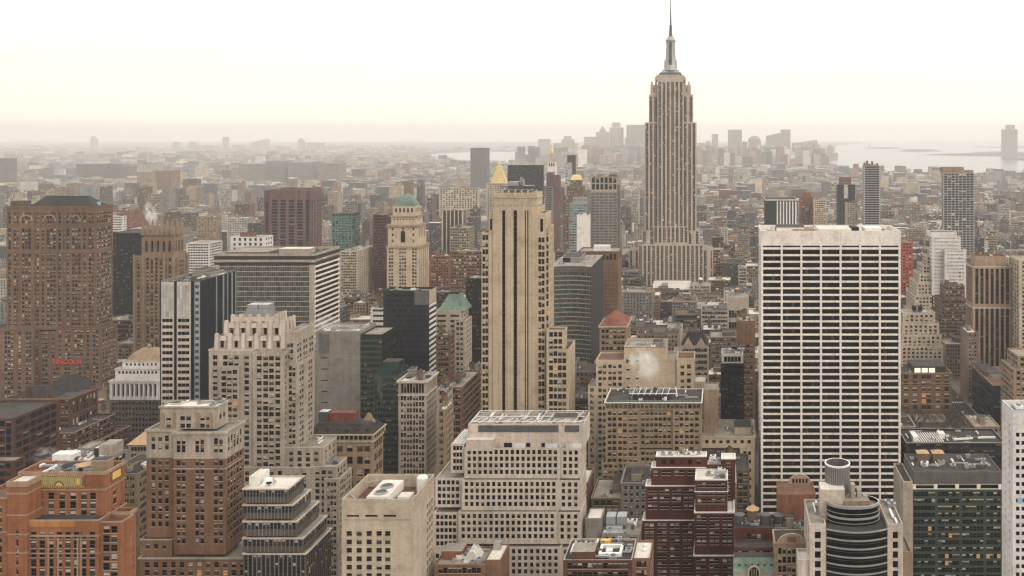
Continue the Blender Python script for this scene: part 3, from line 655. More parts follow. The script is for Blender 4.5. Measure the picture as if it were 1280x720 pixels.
for k in range(4): p.bar((X0 + 5 + k * 5, Y0 + 4, zt), (X0 + 5 + k * 5, Y0 + 4, zt + 6), .35, M['dsteel']); p.bar((X0 + 5 + k * 5, Y1 - 4, zt), (X0 + 5 + k * 5, Y1 - 4, zt + 6), .35, M['dsteel'])
for zq in (3, 6): p.box(X0 + 4, X1 - 4, Y0 + 3.5, Y1 - 3.5, zt + zq, zt + zq + .5, M['dsteel'], None, True)
p.box(X0 + 8, X0 + 15, Y0 + 6, Y1 - 6, zt + 6.5, zt + 9, M['steel'])
for k in range(5): p.lathe(X0 + 17 + 1.5 * math.cos(k), Y0 + 6 + k, [(.7, zt + 6.5), (.7, zt + 10 + (k % 3))], M['steel'], 10)
ws_ = S(2, 4.9, 2.2, .62, mar=1.2, top=3, bl=.35)
B.tier(611, 616, 268, 535, dy=1, dep=20, f=dict(S(1, 1, 1.7, 1, rec=.7, kind='slot', mar=.3), fh=PZ(276, 601) - PZ(290, 601), wh=1.0, top=3, rows=1), side=None, para=.5)
B.tier(602, 611, 290, 535, dy=2, dep=18, f=S(2, 4.7, 1.7, .6, mar=.4, top=2, bl=.35), side=None, para=.5)
B.tier(672, 682, 266, 535, dy=1, dep=20, f=dict(S(1, 1, 1.9, 1, rec=.7, kind='slot', mar=.3), fh=PZ(276, 601) - PZ(292, 601), wh=1.0, top=4, rows=1), side=None, para=.5)
for (x0, x1, yt, d, dep_) in ((672, 681.6, 293, .5, 20), (682, 686.5, 283, 3, 16)): B.tier(x0, x1, yt, 535, dy=d, dep=dep_, f=S(2 if x0 == 672 else 1, 4.7, 1.7, .6, mar=.4, top=2, bl=.35), side=S(4, 4.7, 1.6, .6), para=.5)
for (x0, x1, yt, d, xb, n) in ((683, 706, 412, -3, 709, 3), (683, 711, 436, -6, 719, 4)): B.tier(x0, x1, yt, dy=d, xb=xb, f=S(n, 4.6, 2.0, .58, top=1.6, bl=.35, lit=.06), side=S(3, 4.6, 1.8, .58, top=1.6), cop=(.6, .1, 'cream'))

# red brick with white trims
B = Bld('apartment_block', 'dark red brick block with white edged setbacks and pale roof', 430, 'red', short='dark red brick block', roof='whiteroof')
rf = lambda g: S(g, 3.65, 1.55, .52, mar=1.1, top=1.6, gw=.45, bl=.55, lit=.06, fm=M['trim'])
B.tier(820, 883, 570, 584, dep=6, f=S(5, 3.6, 2.1, .55, top=1.8, rows=1, kind='plain'), side=None, cop=(.5, .15, 'trim'), para=.5, pm='trim'); B.clutter(12, 5)
B.tier(814, 884, 584, 607, dy=-.4, dep=7.4, f=rf([1, 2, 2, 2, 1]), cop=(.35, .15, 'trim'), para=.5, pm='trim')
B.tier(807, 884, 607, 650, dy=-.8, dep=8, f=rf([2, 2, 2, 2, 2]), cop=(.35, .15, 'trim'), para=.5, pm='trim')
B.tier(803, 884, 650, dy=-1.2, dep=9, f=rf([2, 2, 2, 2, 2]), cop=(.35, .15, 'trim'), para=.5, pm='trim')
B.tier(869, 909.5, 599, 640, dy=-14, dep=13, f=rf([2, 2, 2]), cop=(.5, .15, 'trim'), para=.6, pm='trim'); B.clutter(8, 6)
X0, X1, Y0, Y1, zt = B.last; B.band(X0, X1, Y0, Y1, PZ(614, 416) - .3, PZ(614, 416), .3, M['trim'])
B.tier(868, 918, 640, 694, dy=-16, dep=16, f=rf([2, 2, 2]), cop=(.5, .2, 'trim'), para=.7, pm='trim')
B.tier(867, 918, 694, dy=-17, dep=16, f=rf([2, 2, 2]), cop=(.5, .2, 'trim'), para=.7, pm='trim')
B.tier(902, 919, 573, 640, dy=-2, dep=7, f=rf([1]), cop=(.4, .2, 'trim'), para=.6, pm='trim'); 
B.tier(883, 902, 581, 640, dy=-1, dep=8, para=.4); B.clutter(9, 7)

# wide beige office and the taller one behind
B = Bld('office_block', 'wide beige office block with green edged flat roof and dark roof plant', 540, 'tan', short='wide beige office', roof='tar')
bf = lambda g, t=1.2: S(g, 3.45, 1.75, .5, mar=1.2, top=t, gw=.75, bl=.4, lit=.08)
B.tier(757, 799, 512, dep=28, f=bf([2, 2, 2]), para=.5); B.tier(799, 841, 512, 560, dy=1.5, dep=26, f=bf([2, 2, 2, 1]), para=.5); B.tier(841, 876, 512, dep=28, f=bf([2, 2, 1]), para=.5)
B.tier(799, 841, 562, dy=.7, dep=26, f=bf([2, 2, 2, 1]), para=.5); B.tier(752, 806, 578, dy=-1.6, dep=20, f=bf([2, 2, 2, 2]), para=.5)
B.tier(756, 877, 503, 512, dy=.4, dep=29, f=S(22, 4.3, 2.1, .6, mar=.6, top=1.1, rows=1, kind='plain', gl=M['ggrey'], bot=0), mat='tan', cop=(.35, .4, 'trim'), para=.8); B.clutter(22, 8)
X0, X1, Y0, Y1, zt = B.last
p = B.piece('roof_railing'); 
for k in range(24): p.bar((X0 + 1 + k * (X1 - X0 - 2) / 23, Y0 + .4, zt), (X0 + 1 + k * (X1 - X0 - 2) / 23, Y0 + .4, zt + 2), .15, M['copper'])
p.box(X0 + 1, X1 - 1, Y0 + .35, Y0 + .5, zt + 1.6, zt + 1.8, M['copper'], None, True)
p = B.piece('cooling_tower', 'low black cooling plant under a pipe rack'); p.box(PX(790, 548), PX(838, 548), 549, 560, zt, zt + 2.6, M['charcoal'])
for k in range(7): p.bar((PX(790, 548) + k * 3.5, 549, zt + 2.6), (PX(790, 548) + k * 3.5 + 1, 559, zt + 4.4), .35, M['trim'])
p.bar((PX(786, 548), 549, zt + 3.6), (PX(846, 548), 549, zt + 3.6), .45, M['trim']); p.bar((PX(846, 548), 549, zt + 3.6), (PX(843, 548), 563, zt + 3.6), .45, M['trim'])
for k in range(5): p.lathe(PX(795, 552) + 4.5 * k, 556, [(1.1, zt + 2.6), (1.1, zt + 5)], M['steel'], 12)
B = Bld('office_tower', 'taller beige block with blank centre bay behind the wide beige office', 600, 'beige', short='taller beige block', roof='gravel')
B.tier(780, 832, 434, dep=26, f=None, para=1.2, cop=(.5, .1, 'tan')); B.clutter(4, 9, big=1)
B.tier(745, 780, 450, dy=-1, dep=22, f=S([2, 2, 1], 3.9, 1.8, .5, top=3, gw=.8, lit=.05), para=1, roof='brownroof'); B.tier(735, 745, 483, dy=-2, dep=20, f=S([2], 3.9, 1.7, .5, lit=.3), para=.8)
B.tier(832, 846, 449, dy=1, dep=22, para=.8); B.tier(846, 868, 448, dy=-1, dep=20, f=S(2, 4.6, 2.0, .5, top=4), para=1, roof='brownroof')
p = B.piece('window', 'tall narrow window'); p.box(PX(783, 600), PX(785, 600), 599.9, 600, PZ(454, 600), PZ(449, 600), M['g0'])
for k in range(8):
    p = B.piece('window'); xx = PX(783 + 11.5 * (k % 2), 600); zz2 = PZ(452 + 11 * (k // 2), 600); p.box(xx, xx + 2.4, 599.92, 600, zz2, zz2 + 2, M['blind']); p.box(xx + .1, xx + 2.3, 599.88, 599.92, zz2, zz2 + 1, M['g0'])
B.tier(868, 882, 477, dy=2, dep=16, roof='whiteroof'); 
B = Bld('bulkhead_block', 'blank tan square block right of the wide beige office roof', 575, 'tan', short='blank tan block')
B.tier(880, 898, 487, dep=18, f=S(1, 6, 1.6, .35, top=5, rows=1, mar=4), side=0)
B = Bld('office_block', 'low beige block with white cornice lines left of the white gridded slab tower', 565, 'beige', short='beige corniced block', roof='gravel')
B.tier(876, 944, 546, 560, dep=34, f=S(7, 4.2, 2.0, .5, top=2, rows=1, kind='plain'), cop=(.6, .35, 'cream')); B.clutter(16, 10, tank=1, big=2)
B.tier(925, 943, 560, dy=-1, dep=10, f=S(2, 5.2, 1.9, .45, top=2, kind='plain'), cop=(.5, .3, 'cream')); B.tier(877, 925, 561, dy=1, dep=30, f=S([1, 2, 1], 3.6, 1.7), mat='dgrey')

# white travertine slab tower
B = Bld('office_tower', 'huge white slab tower with broad black window bands in seven columns', 560, 'white', short='white slab tower', roof='whiteroof')
fh = 8.27 * 560 / F
B.tier(951, 1126, 288.6, dep=37, f=dict(S(7, fh, 10.7, .69, mar=.8, rec=.18, kind='strip', lit=.02, gl=M['g0'], fm=M['black'])) | dict(top=PZ(288.6, 560) - PZ(312, 560)), side=dict(S(3, fh, 9.6, .7, mar=1.5, rec=.55, kind='strip', fm=M['black'])) | dict(top=PZ(288.6, 560) - PZ(312, 560)), para=3.0)
X0, X1, Y0, Y1, zt = B.last
cc = columns(S(7, 1, 10.9, mar=.8), X1 - X0)
for a, c in cc: p = B.piece('vent_slot', 'thin dark slot under the blank top band'); p.box(X0 + a, X0 + c, Y0 - .03, Y0 + .3, PZ(309, 560), PZ(307, 560), M['black'], None, True)
for k in range(8):
    xx = X0 + .8 - .6 + k * (X1 - X0 - 1.6) / 7 + .6; p = B.mb('pier'); p.box(xx - .6, xx + .6, Y0 - .3, Y0, 0, PZ(305, 560), M['white']); p.box(xx - .04, xx + .04, Y0 - .03, Y0, PZ(305, 560), zt + 2.9, M['grey'])
B.clutter(26, 11, big=1)
for (a, c, d0, d1, h, m_, lab) in ((.12, .22, .5, .8, 1.8, 'tan', None), (.42, .66, .2, .7, 2.4, 'whiteroof', 'low white plant deck'), (.67, .72, .3, .7, 3, 'black', 'black vent box'), (.76, .88, .25, .6, 2.8, 'trim', 'white drum platform'), (.24, .4, .4, .8, 1.4, 'tan', None)):
    p = B.piece('bulkhead', lab); p.box(X0 + a * (X1 - X0), X0 + c * (X1 - X0), Y0 + d0 * 37, Y0 + d1 * 37, zt, zt + h + 1.0, M[m_])
p = B.piece('antenna_dish'); p.lathe(X0 + 36, Y0 + 12, [(.9, zt), (.9, zt + 2.2), (1.3, zt + 3.2), (.9, zt + 4.4), (.1, zt + 4.9)], M['trim'], 14)
for xx in (16, 22, 33): p = B.piece('antenna_mast'); p.bar((X0 + xx, Y0 + 16, zt), (X0 + xx + .6, Y0 + 16, zt + 5), .3, M['dsteel']); p.bar((X0 + xx - 1.5, Y0 + 16, zt + 4), (X0 + xx + 2, Y0 + 16, zt + 4), .25, M['dsteel'])

# building with bowed glass front and drum
B = Bld('office_tower', 'pale tower with bowed black glass front and open steel cylinder on top', 350, 'pale', short='bowed glass tower', roof='gravel')
q_ = lambda y: PZ(y, 350)
B.tier(1012, 1032.5, 655, dep=24, f=S([1], 3.7, 2.3, .7, top=3.0, kind='strip', mar=2), side=S(3, 3.7, 2, top=3)); B.clutter(5, 12)
B.tier(1109.5, 1129, 655, dep=24, f=S([1], 3.7, 2.0, .7, top=3.0, kind='strip', mar=2), side=S(3, 3.7, 2, top=3)); B.clutter(4, 13)
def bow(b, xc, y, hw, bulge, z0, z1, m, n=18, off=0):
    pts = []
    for i in range(n + 1):
        a = -1 + 2 * i / n; pts.append((xc + a * hw, y - bulge * (1 - a * a) - off))
    for p_, r_ in zip(pts, pts[1:]): b.poly([(*p_, z0), (*r_, z0), (*r_, z1), (*p_, z1)], m)
    return pts
xc, hw = PX(1071, 350), PX(1109, 350) - PX(1071, 350)
gl_ = B.mb('glass_front'); zlev = q_(661)
bow(gl_, xc, 349.9, hw, 3.2, 30, zlev, M['g0'])
pts = bow(MB(), xc, 349.9, hw, 3.2, 0, 1, M['g0']); B.mb('roof').poly([(*a, zlev) for a in pts] + [(xc + hw, 366, zlev), (xc - hw, 366, zlev)], M['tar'])
for k in range(9):
    zz2 = zlev - .3 - k * 10.4 * 350 / F; rb = B.piece('steel_band', 'bright curved steel spandrel band'); pa = bow(rb, xc, 349.9, hw, 3.2, zz2, zz2 + .55, M['silver'], off=.35); pb_ = bow(MB(), xc, 349.9, hw, 3.2, 0, 1, M['silver'])
    for i in range(18):
        for zq, s_ in ((zz2 + .55, 1), (zz2, -1)):
            l = [(*pa[i], zq), (*pa[i + 1], zq), (*pb_[i + 1], zq), (*pb_[i], zq)]; rb.poly(l if s_ > 0 else l[::-1], M['silver'])
    b2 = B.piece('steel_band', 'thin curved sill band'); bow(b2, xc, 349.9, hw, 3.2, zz2 - 1.0, zz2 - .85, M['dsteel'], off=.12)
dx, dr = PX(1068, 354), PX(1101, 354) - PX(1068, 354); dyc = 350 + dr * .62 + 2
p = B.piece('glass_drum', 'round drum of black glass with steel rings'); 
def ell(b, z0, z1, r0, r1, m, n=28):
    for i in range(n):
        a, c = 2 * math.pi * i / n, 2 * math.pi * (i + 1) / n
        P = lambda t, r, z_: (dx + r * math.cos(t), dyc + r * .62 * math.sin(t), z_)
        b.poly([P(a, r0, z0), P(c, r0, z0), P(c, r1, z1), P(a, r1, z1)], m)
ell(p, zlev - .2, q_(638) + .5, dr, dr, M['g0'])
for yy, h_ in ((638, 1.0), (652, .8), (646, .2), (658, .2)): ell(p, q_(yy) - h_ / 2, q_(yy) + h_ / 2, dr + .25, dr + .25, M['silver']); ell(p, q_(yy) + h_ / 2, q_(yy) + h_ / 2, dr + .25, dr - .4, M['silver'])
p.poly([(dx + dr * math.cos(2 * math.pi * i / 28), dyc + dr * .62 * math.sin(2 * math.pi * i / 28), q_(638) - 1) for i in range(28)], M['gravel'])
p = B.piece('bulkhead', 'tan stair block beside the cylinder'); p.box(PX(1026, 358), PX(1056, 358), 358, 366, zlev - 3, PZ(612, 358), M['pale'], M['whiteroof']); p.box(PX(1056, 357), PX(1087, 357), 357, 364, zlev - 3, PZ(626, 357), M['tan'], M['gravel'])
for k in range(3): p = B.piece('bulkhead', None); p.box(PX(1064 + k * 8, 359), PX(1069 + k * 8, 359), 359 + k, 362 + k, zlev + 6, PZ(606 + k * 8, 359), M['stone'])
p = B.piece('cooling_cylinder', 'tall ribbed steel cylinder open at the top'); cx_, cr_ = PX(1047.5, 365), PX(1063, 365) - PX(1047.5, 365); z0_, z1_ = PZ(615, 362), PZ(584, 362)
p.lathe(cx_, 367, [(cr_, z0_ - 6), (cr_, z1_), (cr_ - .35, z1_ + .05), (cr_ - .35, z0_)], M['louver'], 36, True); p.lathe(cx_, 367, [(cr_ + .15, z1_ - .5), (cr_ + .15, z1_ + .15), (cr_ - .4, z1_ + .15)], M['trim'], 36, False)
for k in range(36): a = k * math.pi / 18; p.bar((cx_ + cr_ * math.cos(a), 367 + cr_ * math.sin(a), z0_ - 4), (cx_ + cr_ * math.cos(a), 367 + cr_ * math.sin(a), z1_ - .5), .16, M['steel'])
B.tier(1128, 1140, 690, dy=4, dep=14, mat='tan', roof='gravel'); B.clutter(5, 15); B.tier(998, 1012, 700, dy=1, dep=10, mat='pale', roof='whiteroof')

# green glass office with louvred penthouse
B = Bld('office_block', 'dark green glass office with grey louvred top storey, lower right', 440, 'gspand' if 0 else 'grey', short='green glass office', roof='tar')
B.mat = M['gspand']
B.tier(1141, 1252, 612, dep=24, f=S([6, 6, 6, 4], 3.3, 1.3, .52, mar=.5, top=1.2, gw=.12, rec=.12, kind='sash', bl=.08, lit=.05, gl=M['g0'], fm=M['gspand'], sd=.06), side=0, para=0)
B.tier(1129, 1141, 602, dep=25, dy=.0, f=None, mat='stone', para=1)
B.tier(1141, 1252, 605, 612, dy=.3, dep=24, f=S([1, 1, 1, 1], 2.6, 8.6, .8, mar=1.5, top=.2, rows=1, kind='plain', bot=0), mat='white', para=0)
B.tier(1142, 1252, 589, 605, dy=1.5, dep=24, f=None, mat='louver', para=.6, roof='tar'); X0, X1, Y0, Y1, zt = B.last
p = B.mb('louvre_ribs')
for k in range(60): xx = X0 + k * (X1 - X0) / 60; p.box(xx, xx + .12, Y0 - .12, Y0, PZ(605, Y0) + .1, zt - .2, M['louver'])
B.clutter(26, 16); 
for k in range(2):
    p = B.piece('water_tank', 'square wooden tank with tan cap'); xx = X0 + 5 + k * 7.5; p.box(xx, xx + 5.5, Y0 + 14, Y0 + 19, zt, zt + 4.2, M['wood']); p.frustum(xx - .3, xx + 5.8, Y0 + 13.7, Y0 + 19.3, zt + 4.2, zt + 5.2, 2.4, 2.2, M['tanroof'])
B = Bld('office_block', 'low black roofed block with white slatted skylight behind the green glass office', 560, 'charcoal', short='black roof with slatted skylight', roof='tar')
B.tier(1133, 1256, 553, dep=26, f=S(14, 3.6, 3.0, .6, kind='plain', gl=M['gblue']), cop=(.4, .2, 'steel')); X0, X1, Y0, Y1, zt = B.last
p = B.piece('skylight', 'white slatted rooflight between two white boxes')
for k in range(11): xx = X0 + 9 + k * 1.45; p.bar((xx, Y0 + 3, zt + .3), (xx - 2, Y0 + 14, zt + 2.4), .5, M['trim'])
p.box(X0 + 5, X0 + 8, Y0 + 4, Y0 + 15, zt, zt + 3, M['trim']); p.box(X0 + 22, X0 + 26, Y0 + 10, Y0 + 16, zt, zt + 3, M['trim'])
p = B.piece('roof_duct', 'long white roof duct'); p.bar((X0 + 30, Y0 + 6, zt + .8), (X0 + 50, Y0 + 10, zt + .8), 1.0, M['trim']); p.bar((X0 + 50, Y0 + 10, zt + .8), (X0 + 57, Y0 + 10, zt + .8), 1.0, M['trim']); p.box(X0 + 33, X0 + 33.5, Y0 + 6, Y0 + 7, zt, zt + .6, M['dsteel'])
B.clutter(16, 17)
# white building on the right edge
B = Bld('office_tower', 'white panel tower with tiny dark windows and blue edge at the right border', 330, 'whitebrick', short='white panel tower', roof='gravel')
wq = S(5, 2.95, 1.3, .5, mar=.8, top=8, rec=.25, kind='plain'); B.tier(1266, 1320, 513, dep=13, f=dict(wq, g=7), side=S(2, 2.95, .7, .4, top=6, kind='plain', gl=M['ggrey']), para=2.4, mat='whitebrick'); X0, X1, Y0, Y1, zt = B.last; B.clutter(4, 18)
B.band(X0, X1, Y0, Y1, zt + 2.2, zt + 2.46, .12, M['bluep'], 'edge_flashing')
p = B.piece('sign_panel', 'small blue panel'); p.box(PX(1272, 330), PX(1278, 330), 329.85, 330, PZ(629, 330), PZ(622, 330), M['bluep'])

# ------------------------------------------------------------------ middle distance, left to right
def light_sash(g, fh=3.6, **k): return S(g, fh, **({'ww': 1.6, 'wh': .55, 'mar': 1.5, 'kind': 'sash'} | k))
# russet tower on the left with arcades, hipped slate roof and red sign
B = Bld('office_tower', 'massive russet brick tower with arcaded top, slate hip roof and red sign low down', 760, 'lincoln', near=True, short='massive russet tower', roof='tar')
ls = S([1, 2, 3, 2, 1, 3, 1, 2, 3, 1, 2], 3.55, 1.62, .6, mar=1.6, top=1, gw=.7, rec=.5, bl=.5, lit=.05)
B.tier(8, 120, 316, 412, xb=140.6, f=dict(ls, wh=.62), side=S([2, 3, 2], 3.55, 1.5, .58, gw=.7), para=0)
B.tier(8, 120, 282, 316, dep=21, f=dict(ls, wh=.78, bl=.6, lit=.02, top=2.4), side=S([2, 3, 2], 3.55, 1.5, .7, gw=.7, bl=.6, top=2.4), para=0)
B.tier(8, 120, 258, 282, dep=21, f=dict(ls, wh=.62, top=4.6, bl=.2), side=S([2, 3, 2], 3.55, 1.5, .6, gw=.7, top=4.6), cop=(1.1, .7, 'brown'), para=1.0)
for yy in (266, 281, 316, 322): B.course(yy, .7, .45, M['brown'])
p = B.mb('arch_trim')
for xq in (33, 62, 93):                       # round arches over the three arcades
    xa, zc, r_ = PX(xq, 760), PZ(276, 760), 5.4
    for i in range(10):
        a, c = math.pi * i / 10, math.pi * (i + 1) / 10
        p.poly([(xa + r_ * math.cos(a), 759.5, zc + r_ * math.sin(a)), (xa + r_ * math.cos(c), 759.5, zc + r_ * math.sin(c)), (xa + (r_ - .9) * math.cos(c), 759.5, zc + (r_ - .9) * math.sin(c)), (xa + (r_ - .9) * math.cos(a), 759.5, zc + (r_ - .9) * math.sin(a))][::-1], M['terracotta'])
        p.poly([(xa + r_ * math.cos(a), 760, zc + r_ * math.sin(a)), (xa + r_ * math.cos(c), 760, zc + r_ * math.sin(c)), (xa + r_ * math.cos(c), 759.5, zc + r_ * math.sin(c)), (xa + r_ * math.cos(a), 759.5, zc + r_ * math.sin(a))][::-1], M['terracotta'])
p = B.mb('pilaster')
for xq in (10, 24, 43, 52, 72, 82, 103, 118): xx = PX(xq, 760); p.box(xx - .5, xx + .5, 759.55, 760, PZ(412, 760), PZ(262, 760), M['lincoln'])
Z1 = PZ(256.5, 760); p = B.mb('hip_roof'); p.frustum(PX(38, 764), PX(118, 764), 763, 779, Z1 - 1, PZ(245.5, 764), 10, 6, M['slate'])
p = B.piece('bulkhead', 'green hedge like plant box on the roof edge'); p.box(PX(13, 764), PX(30, 764), 764, 772, Z1 - 1, Z1 + 3.2, M['dgrey'])
p = B.piece('tarpaulin', 'small blue cover'); p.box(PX(121, 770), PX(124, 770), 770, 772, Z1 - .8, Z1 + 2, M['bluep'])
lb = S([1, 2, 3, 1, 2], 3.7, 1.55, .58, mar=2, top=2, gw=.7, lit=.06)
B.tier(-20, 42, 412, dy=-6, dep=27, f=lb, cop=(.8, .5, 'brown'), zlow=520); B.tier(70, 126, 410, dy=-8, xb=147, f=lb, cop=(.8, .5, 'brown'), zlow=520)
for yy in (418, 437, 467): B.course(yy, .6, .35, M['brown'])
B.tier(42, 70, 414, dy=1, dep=19, f=S([1, 2, 1], 3.7, 1.5, gw=.7), para=.4, zlow=520)
B.tier(64, 104, 449, dy=-12, dep=5, f=S([2, 2, 2], 3.7, 1.6, gw=.7, top=3), zlow=520, para=.6)
cu = bpy.data.curves.new('red_sign', 'FONT'); cu.body = 'LINCOLN'; cu.size = 5.6; cu.extrude = .25; cu.align_x = 'CENTER'; cu.materials.append(M['neon']); cu.space_character = .95
def late_sign(B=B):
    o = bpy.data.objects.new('sign', cu); COL.objects.link(o); bpy.context.view_layer.update(); me = bpy.data.meshes.new_from_object(o.evaluated_get(bpy.context.evaluated_depsgraph_get())); bpy.data.objects.remove(o); o = link('sign', me); o.parent = B.root; o.rotation_euler = (R(90), 0, 0); o['label'] = 'red glowing letters spelling LINCOLN above a ledge'
    o.location = (PX(85, 748) - B.o[0], 747.2 - B.o[1], PZ(455, 748)); fr = MB(); X = PX(85, 748); z0 = PZ(455.5, 748)
    for k in range(8): fr.bar((X - 9 + k * 2.57, 747.9, z0 - 3), (X - 9 + k * 2.57, 747.9, z0 + 5), .25, M['dsteel'])
    for k in (0.2, 3.6): fr.bar((X - 9.2, 747.8, z0 + k), (X + 9.2, 747.8, z0 + k), .3, M['dsteel'])
    link('sign_frame', fr.mesh('sign_frame', B.o), B.root)
# black glass slab behind the gothic tower
B = Bld('office_tower', 'black glass slab squeezed between russet tower and spiky crowned tower', 930, 'black', short='squeezed black slab')
B.tier(139, 180, 291, dep=40, f=S(14, 3.9, 0, .6, mar=.4, rec=.1, kind='plain', gl=M['gblue'], lit=.02) | dict(ww=2.0), para=.5, roof='tar')
# gothic crowned tower
B = Bld('office_tower', 'brown gothic tower crowned with a ring of stone spikes', 840, 'gothic', short='spiky crowned tower', roof='tar')
gs = S(5, 3.7, 1.9, .6, mar=1.5, rec=.8, sd=.5, sm=M['brown'], top=2, lit=.02)
B.tier(168, 217, 320, dep=24, f=dict(gs, g=8), side=dict(gs, g=4), para=.8); B.tier(217, 222, 323, dy=3, xb=231, f=None, side=dict(gs, g=3), para=.6)
B.tier(177, 217.5, 297, 322, dy=4, dep=16, f=S(5, 16, 2.4, .62, top=3.2, rows=1, rec=1.2, kind='plain'), side=S(3, 16, 2.4, .62, top=3.2, rows=1, rec=1.2, kind='plain'), para=.5)
B.tier(179, 216, 289, 297, dy=5, dep=14, f=None, para=.5); X0, X1, Y0, Y1, zt = B.last
for k in range(7):
    xx = X0 + (X1 - X0) * k / 6
    for yy in ((Y0, Y1) if k not in (0, 6) else (Y0, (Y0 + Y1) / 2, Y1)): p = B.piece('crown_spike'); p.frustum(xx - 1.5, xx + 1.5, yy - 1.5, yy + 1.5, zt - 3, zt + 3, .3, .3, M['tan']); p.frustum(xx - 1.1, xx + 1.1, yy - 1.1, yy + 1.1, zt + 3, zt + 10, .9, .9, M['tan'])
for xq in (168, 179, 206, 217): xx = PX(xq, 840); B.mb('buttress').box(xx - .8, xx + .8, 839, 840, 0, PZ(318, 840), M['tan'])
# twin banded slab: pale glass front, dark blank flank
B = Bld('office_tower', 'tower with silvery glass front panels and blank navy flank', 520, 'navy', short='silver and navy slab', roof='tar')
cf = S(9, 3.65, 2.0, .62, mar=.5, top=26, bot=1, rec=.08, sd=.04, sm=M['silver'], kind='sash', bl=.35, gl=M['ggrey'], lit=.04, fm=M['silver'])
for (x0, x1) in ((201.5, 217), (221, 238)):
    B.tier(x0, x1, 352, dy=-.5, dep=2, f=S(1, 3.65, 60, .52, mar=.25, top=21, rec=.1, kind='strip', gl=M['g0'], fm=M['silver']), side=0, para=0, mat='pale', roof='tar')
    X0, X1, Y0, Y1, zt = B.last; p = B.piece('glass_front', 'pale upper curtain wall panel'); p.box(X0 + .2, X1 - .2, Y0 - .1, Y0, PZ(397, 519.5), PZ(354, 519.5), M['glight'])
    for k in range(1, 9): p.box(X0 + (X1 - X0) * k / 9 - .07, X0 + (X1 - X0) * k / 9 + .07, Y0 - .2, Y0 - .1, PZ(397, 519.5), PZ(354, 519.5), M['silver'])
    for k in range(1, 6): p.box(X0, X1, Y0 - .17, Y0 - .1, PZ(397, 519.5) + k * 3.3, PZ(397, 519.5) + k * 3.3 + .15, M['silver'])
B.tier(200, 249.5, 351, xb=296, f=S(1, 3.65, 3.2, .6, mar=18.2, top=2, kind='plain') | dict(g=[1], mar=0) if 0 else None, side=None, para=1.4, pm='grey'); X0, X1, Y0, Y1, zt = B.last; B.clutter(14, 20, big=2)
B.tier(243, 249.3, 352, dy=-.6, dep=.6, f=S(1, 3.65, 60, .5, mar=.2, top=2, rec=.1, kind='strip', gl=M['ggrey'], fm=M['silver']), side=0, para=0, mat='silver')
p = B.mb('fin')
for k, t in ((.42, .5), (.6, .9), (.72, .5), (.84, .9), (.95, .6)): yy = Y0 + k * (Y1 - Y0); p.box(X1, X1 + .5, yy, yy + t, 0, zt + 1.2, M['steel'])
# pale classical building with columns and low dome
B = Bld('bank_building', 'pale classical block with a row of columns and low domed roof', 640, 'stone', near=True, short='columned classical block', roof='gravel')
B.tier(137, 200, 500, dep=30, f=S(14, 3.8, 1.5, .55, mar=1.2, kind='plain'), mat='dgrey', para=0, zlow=580)
B.tier(137, 200, 476, 500, dep=30, f=S(10, 13, 2.6, .68, mar=1.6, top=2.4, rec=1.6, kind='plain', rows=1), mat='whitebrick', cop=(1.3, .6, 'pale'), para=.6); X0, X1, Y0, Y1, zt = B.last
for k in range(11):
    p = B.piece('column'); xx = X0 + 1.6 + k * (X1 - X0 - 3.2) / 10; p.lathe(xx, Y0 - .55, [(.55, PZ(499, 640)), (.48, PZ(480, 640)), (.8, PZ(479.4, 640))], M['whitebrick'], 12)
B.tier(144, 200, 461, 476, dy=3, dep=24, f=S(11, 3.9, 1.5, .5, top=1.6, kind='plain'), mat='whitebrick', cop=(.6, .4, 'pale'))
B.tier(153, 200, 451, 461, dy=6, dep=18, f=S(8, 3.8, 1.3, .5, top=1.6, kind='plain'), mat='whitebrick', cop=(.5, .3, 'pale'))
X0, X1, Y0, Y1, zt = B.last; p = B.mb('dome'); p.frustum(X0 + .5, X1 - .5, Y0 + .5, Y1 - .5, zt, zt + 4.5, 3, 3, M['tan']); p.frustum(X0 + 3.5, X1 - 3.5, Y0 + 3.5, Y1 - 3.5, zt + 4.5, zt + 8, 5, 3, M['tan']); p.lathe((X0 + X1) / 2, (Y0 + Y1) / 2, [(1.5, zt + 8), (1.5, zt + 10), (.1, zt + 11)], M['tan'], 10)
# sooty brick block with slate roofs
B = Bld('apartment_block', 'sooty dark brick block with black slate hip roof and long terraces', 570, 'maroon', near=True, short='sooty slate roofed block', roof='tar')
B.tier(22, 88, 498, dep=25, f=S([2, 3, 3, 2], 3.8, 1.4, .5, gw=1, bl=.3), side=S(7, 11, 1.4, .7, top=2.5, kind='sash'), cop=(.7, .5, 'brown')); X0, X1, Y0, Y1, zt = B.last
p = B.mb('slate_roof'); p.frustum(PX(58, 590), PX(100, 590), 588, 606, zt, zt + 9, 7, 8, M['slate']); p.frustum(PX(22, 578), PX(72, 578), 574, 586, zt, zt + 6.5, 9, 5.5, M['slate'])
p = B.piece('chimney'); p.box(PX(33, 573), PX(37, 573), 573, 575, zt, zt + 7.5, M['maroon']); p = B.piece('chimney'); p.box(PX(56, 573), PX(59, 573), 573, 575, zt, zt + 5.5, M['maroon'])
B.tier(46, 91, 541, dy=-14, xb=144, f=S([2, 2, 2], 3.8, 1.5, .5, gw=1), side=S(11, 3.8, 1.6, .55), cop=(.5, .4, 'tan')); B.clutter(6, 21, tank=1)
B.tier(40, 92, 566, dy=-19, dep=52, f=S(7, 3.8, 1.5), side=S(11, 3.8, 1.5), cop=(.5, .4, 'tan'))
B = Bld('office_block', 'sooty dark block with black windows between mullions at the left border', 430, 'maroon', short='dark block at left border', roof='tar')
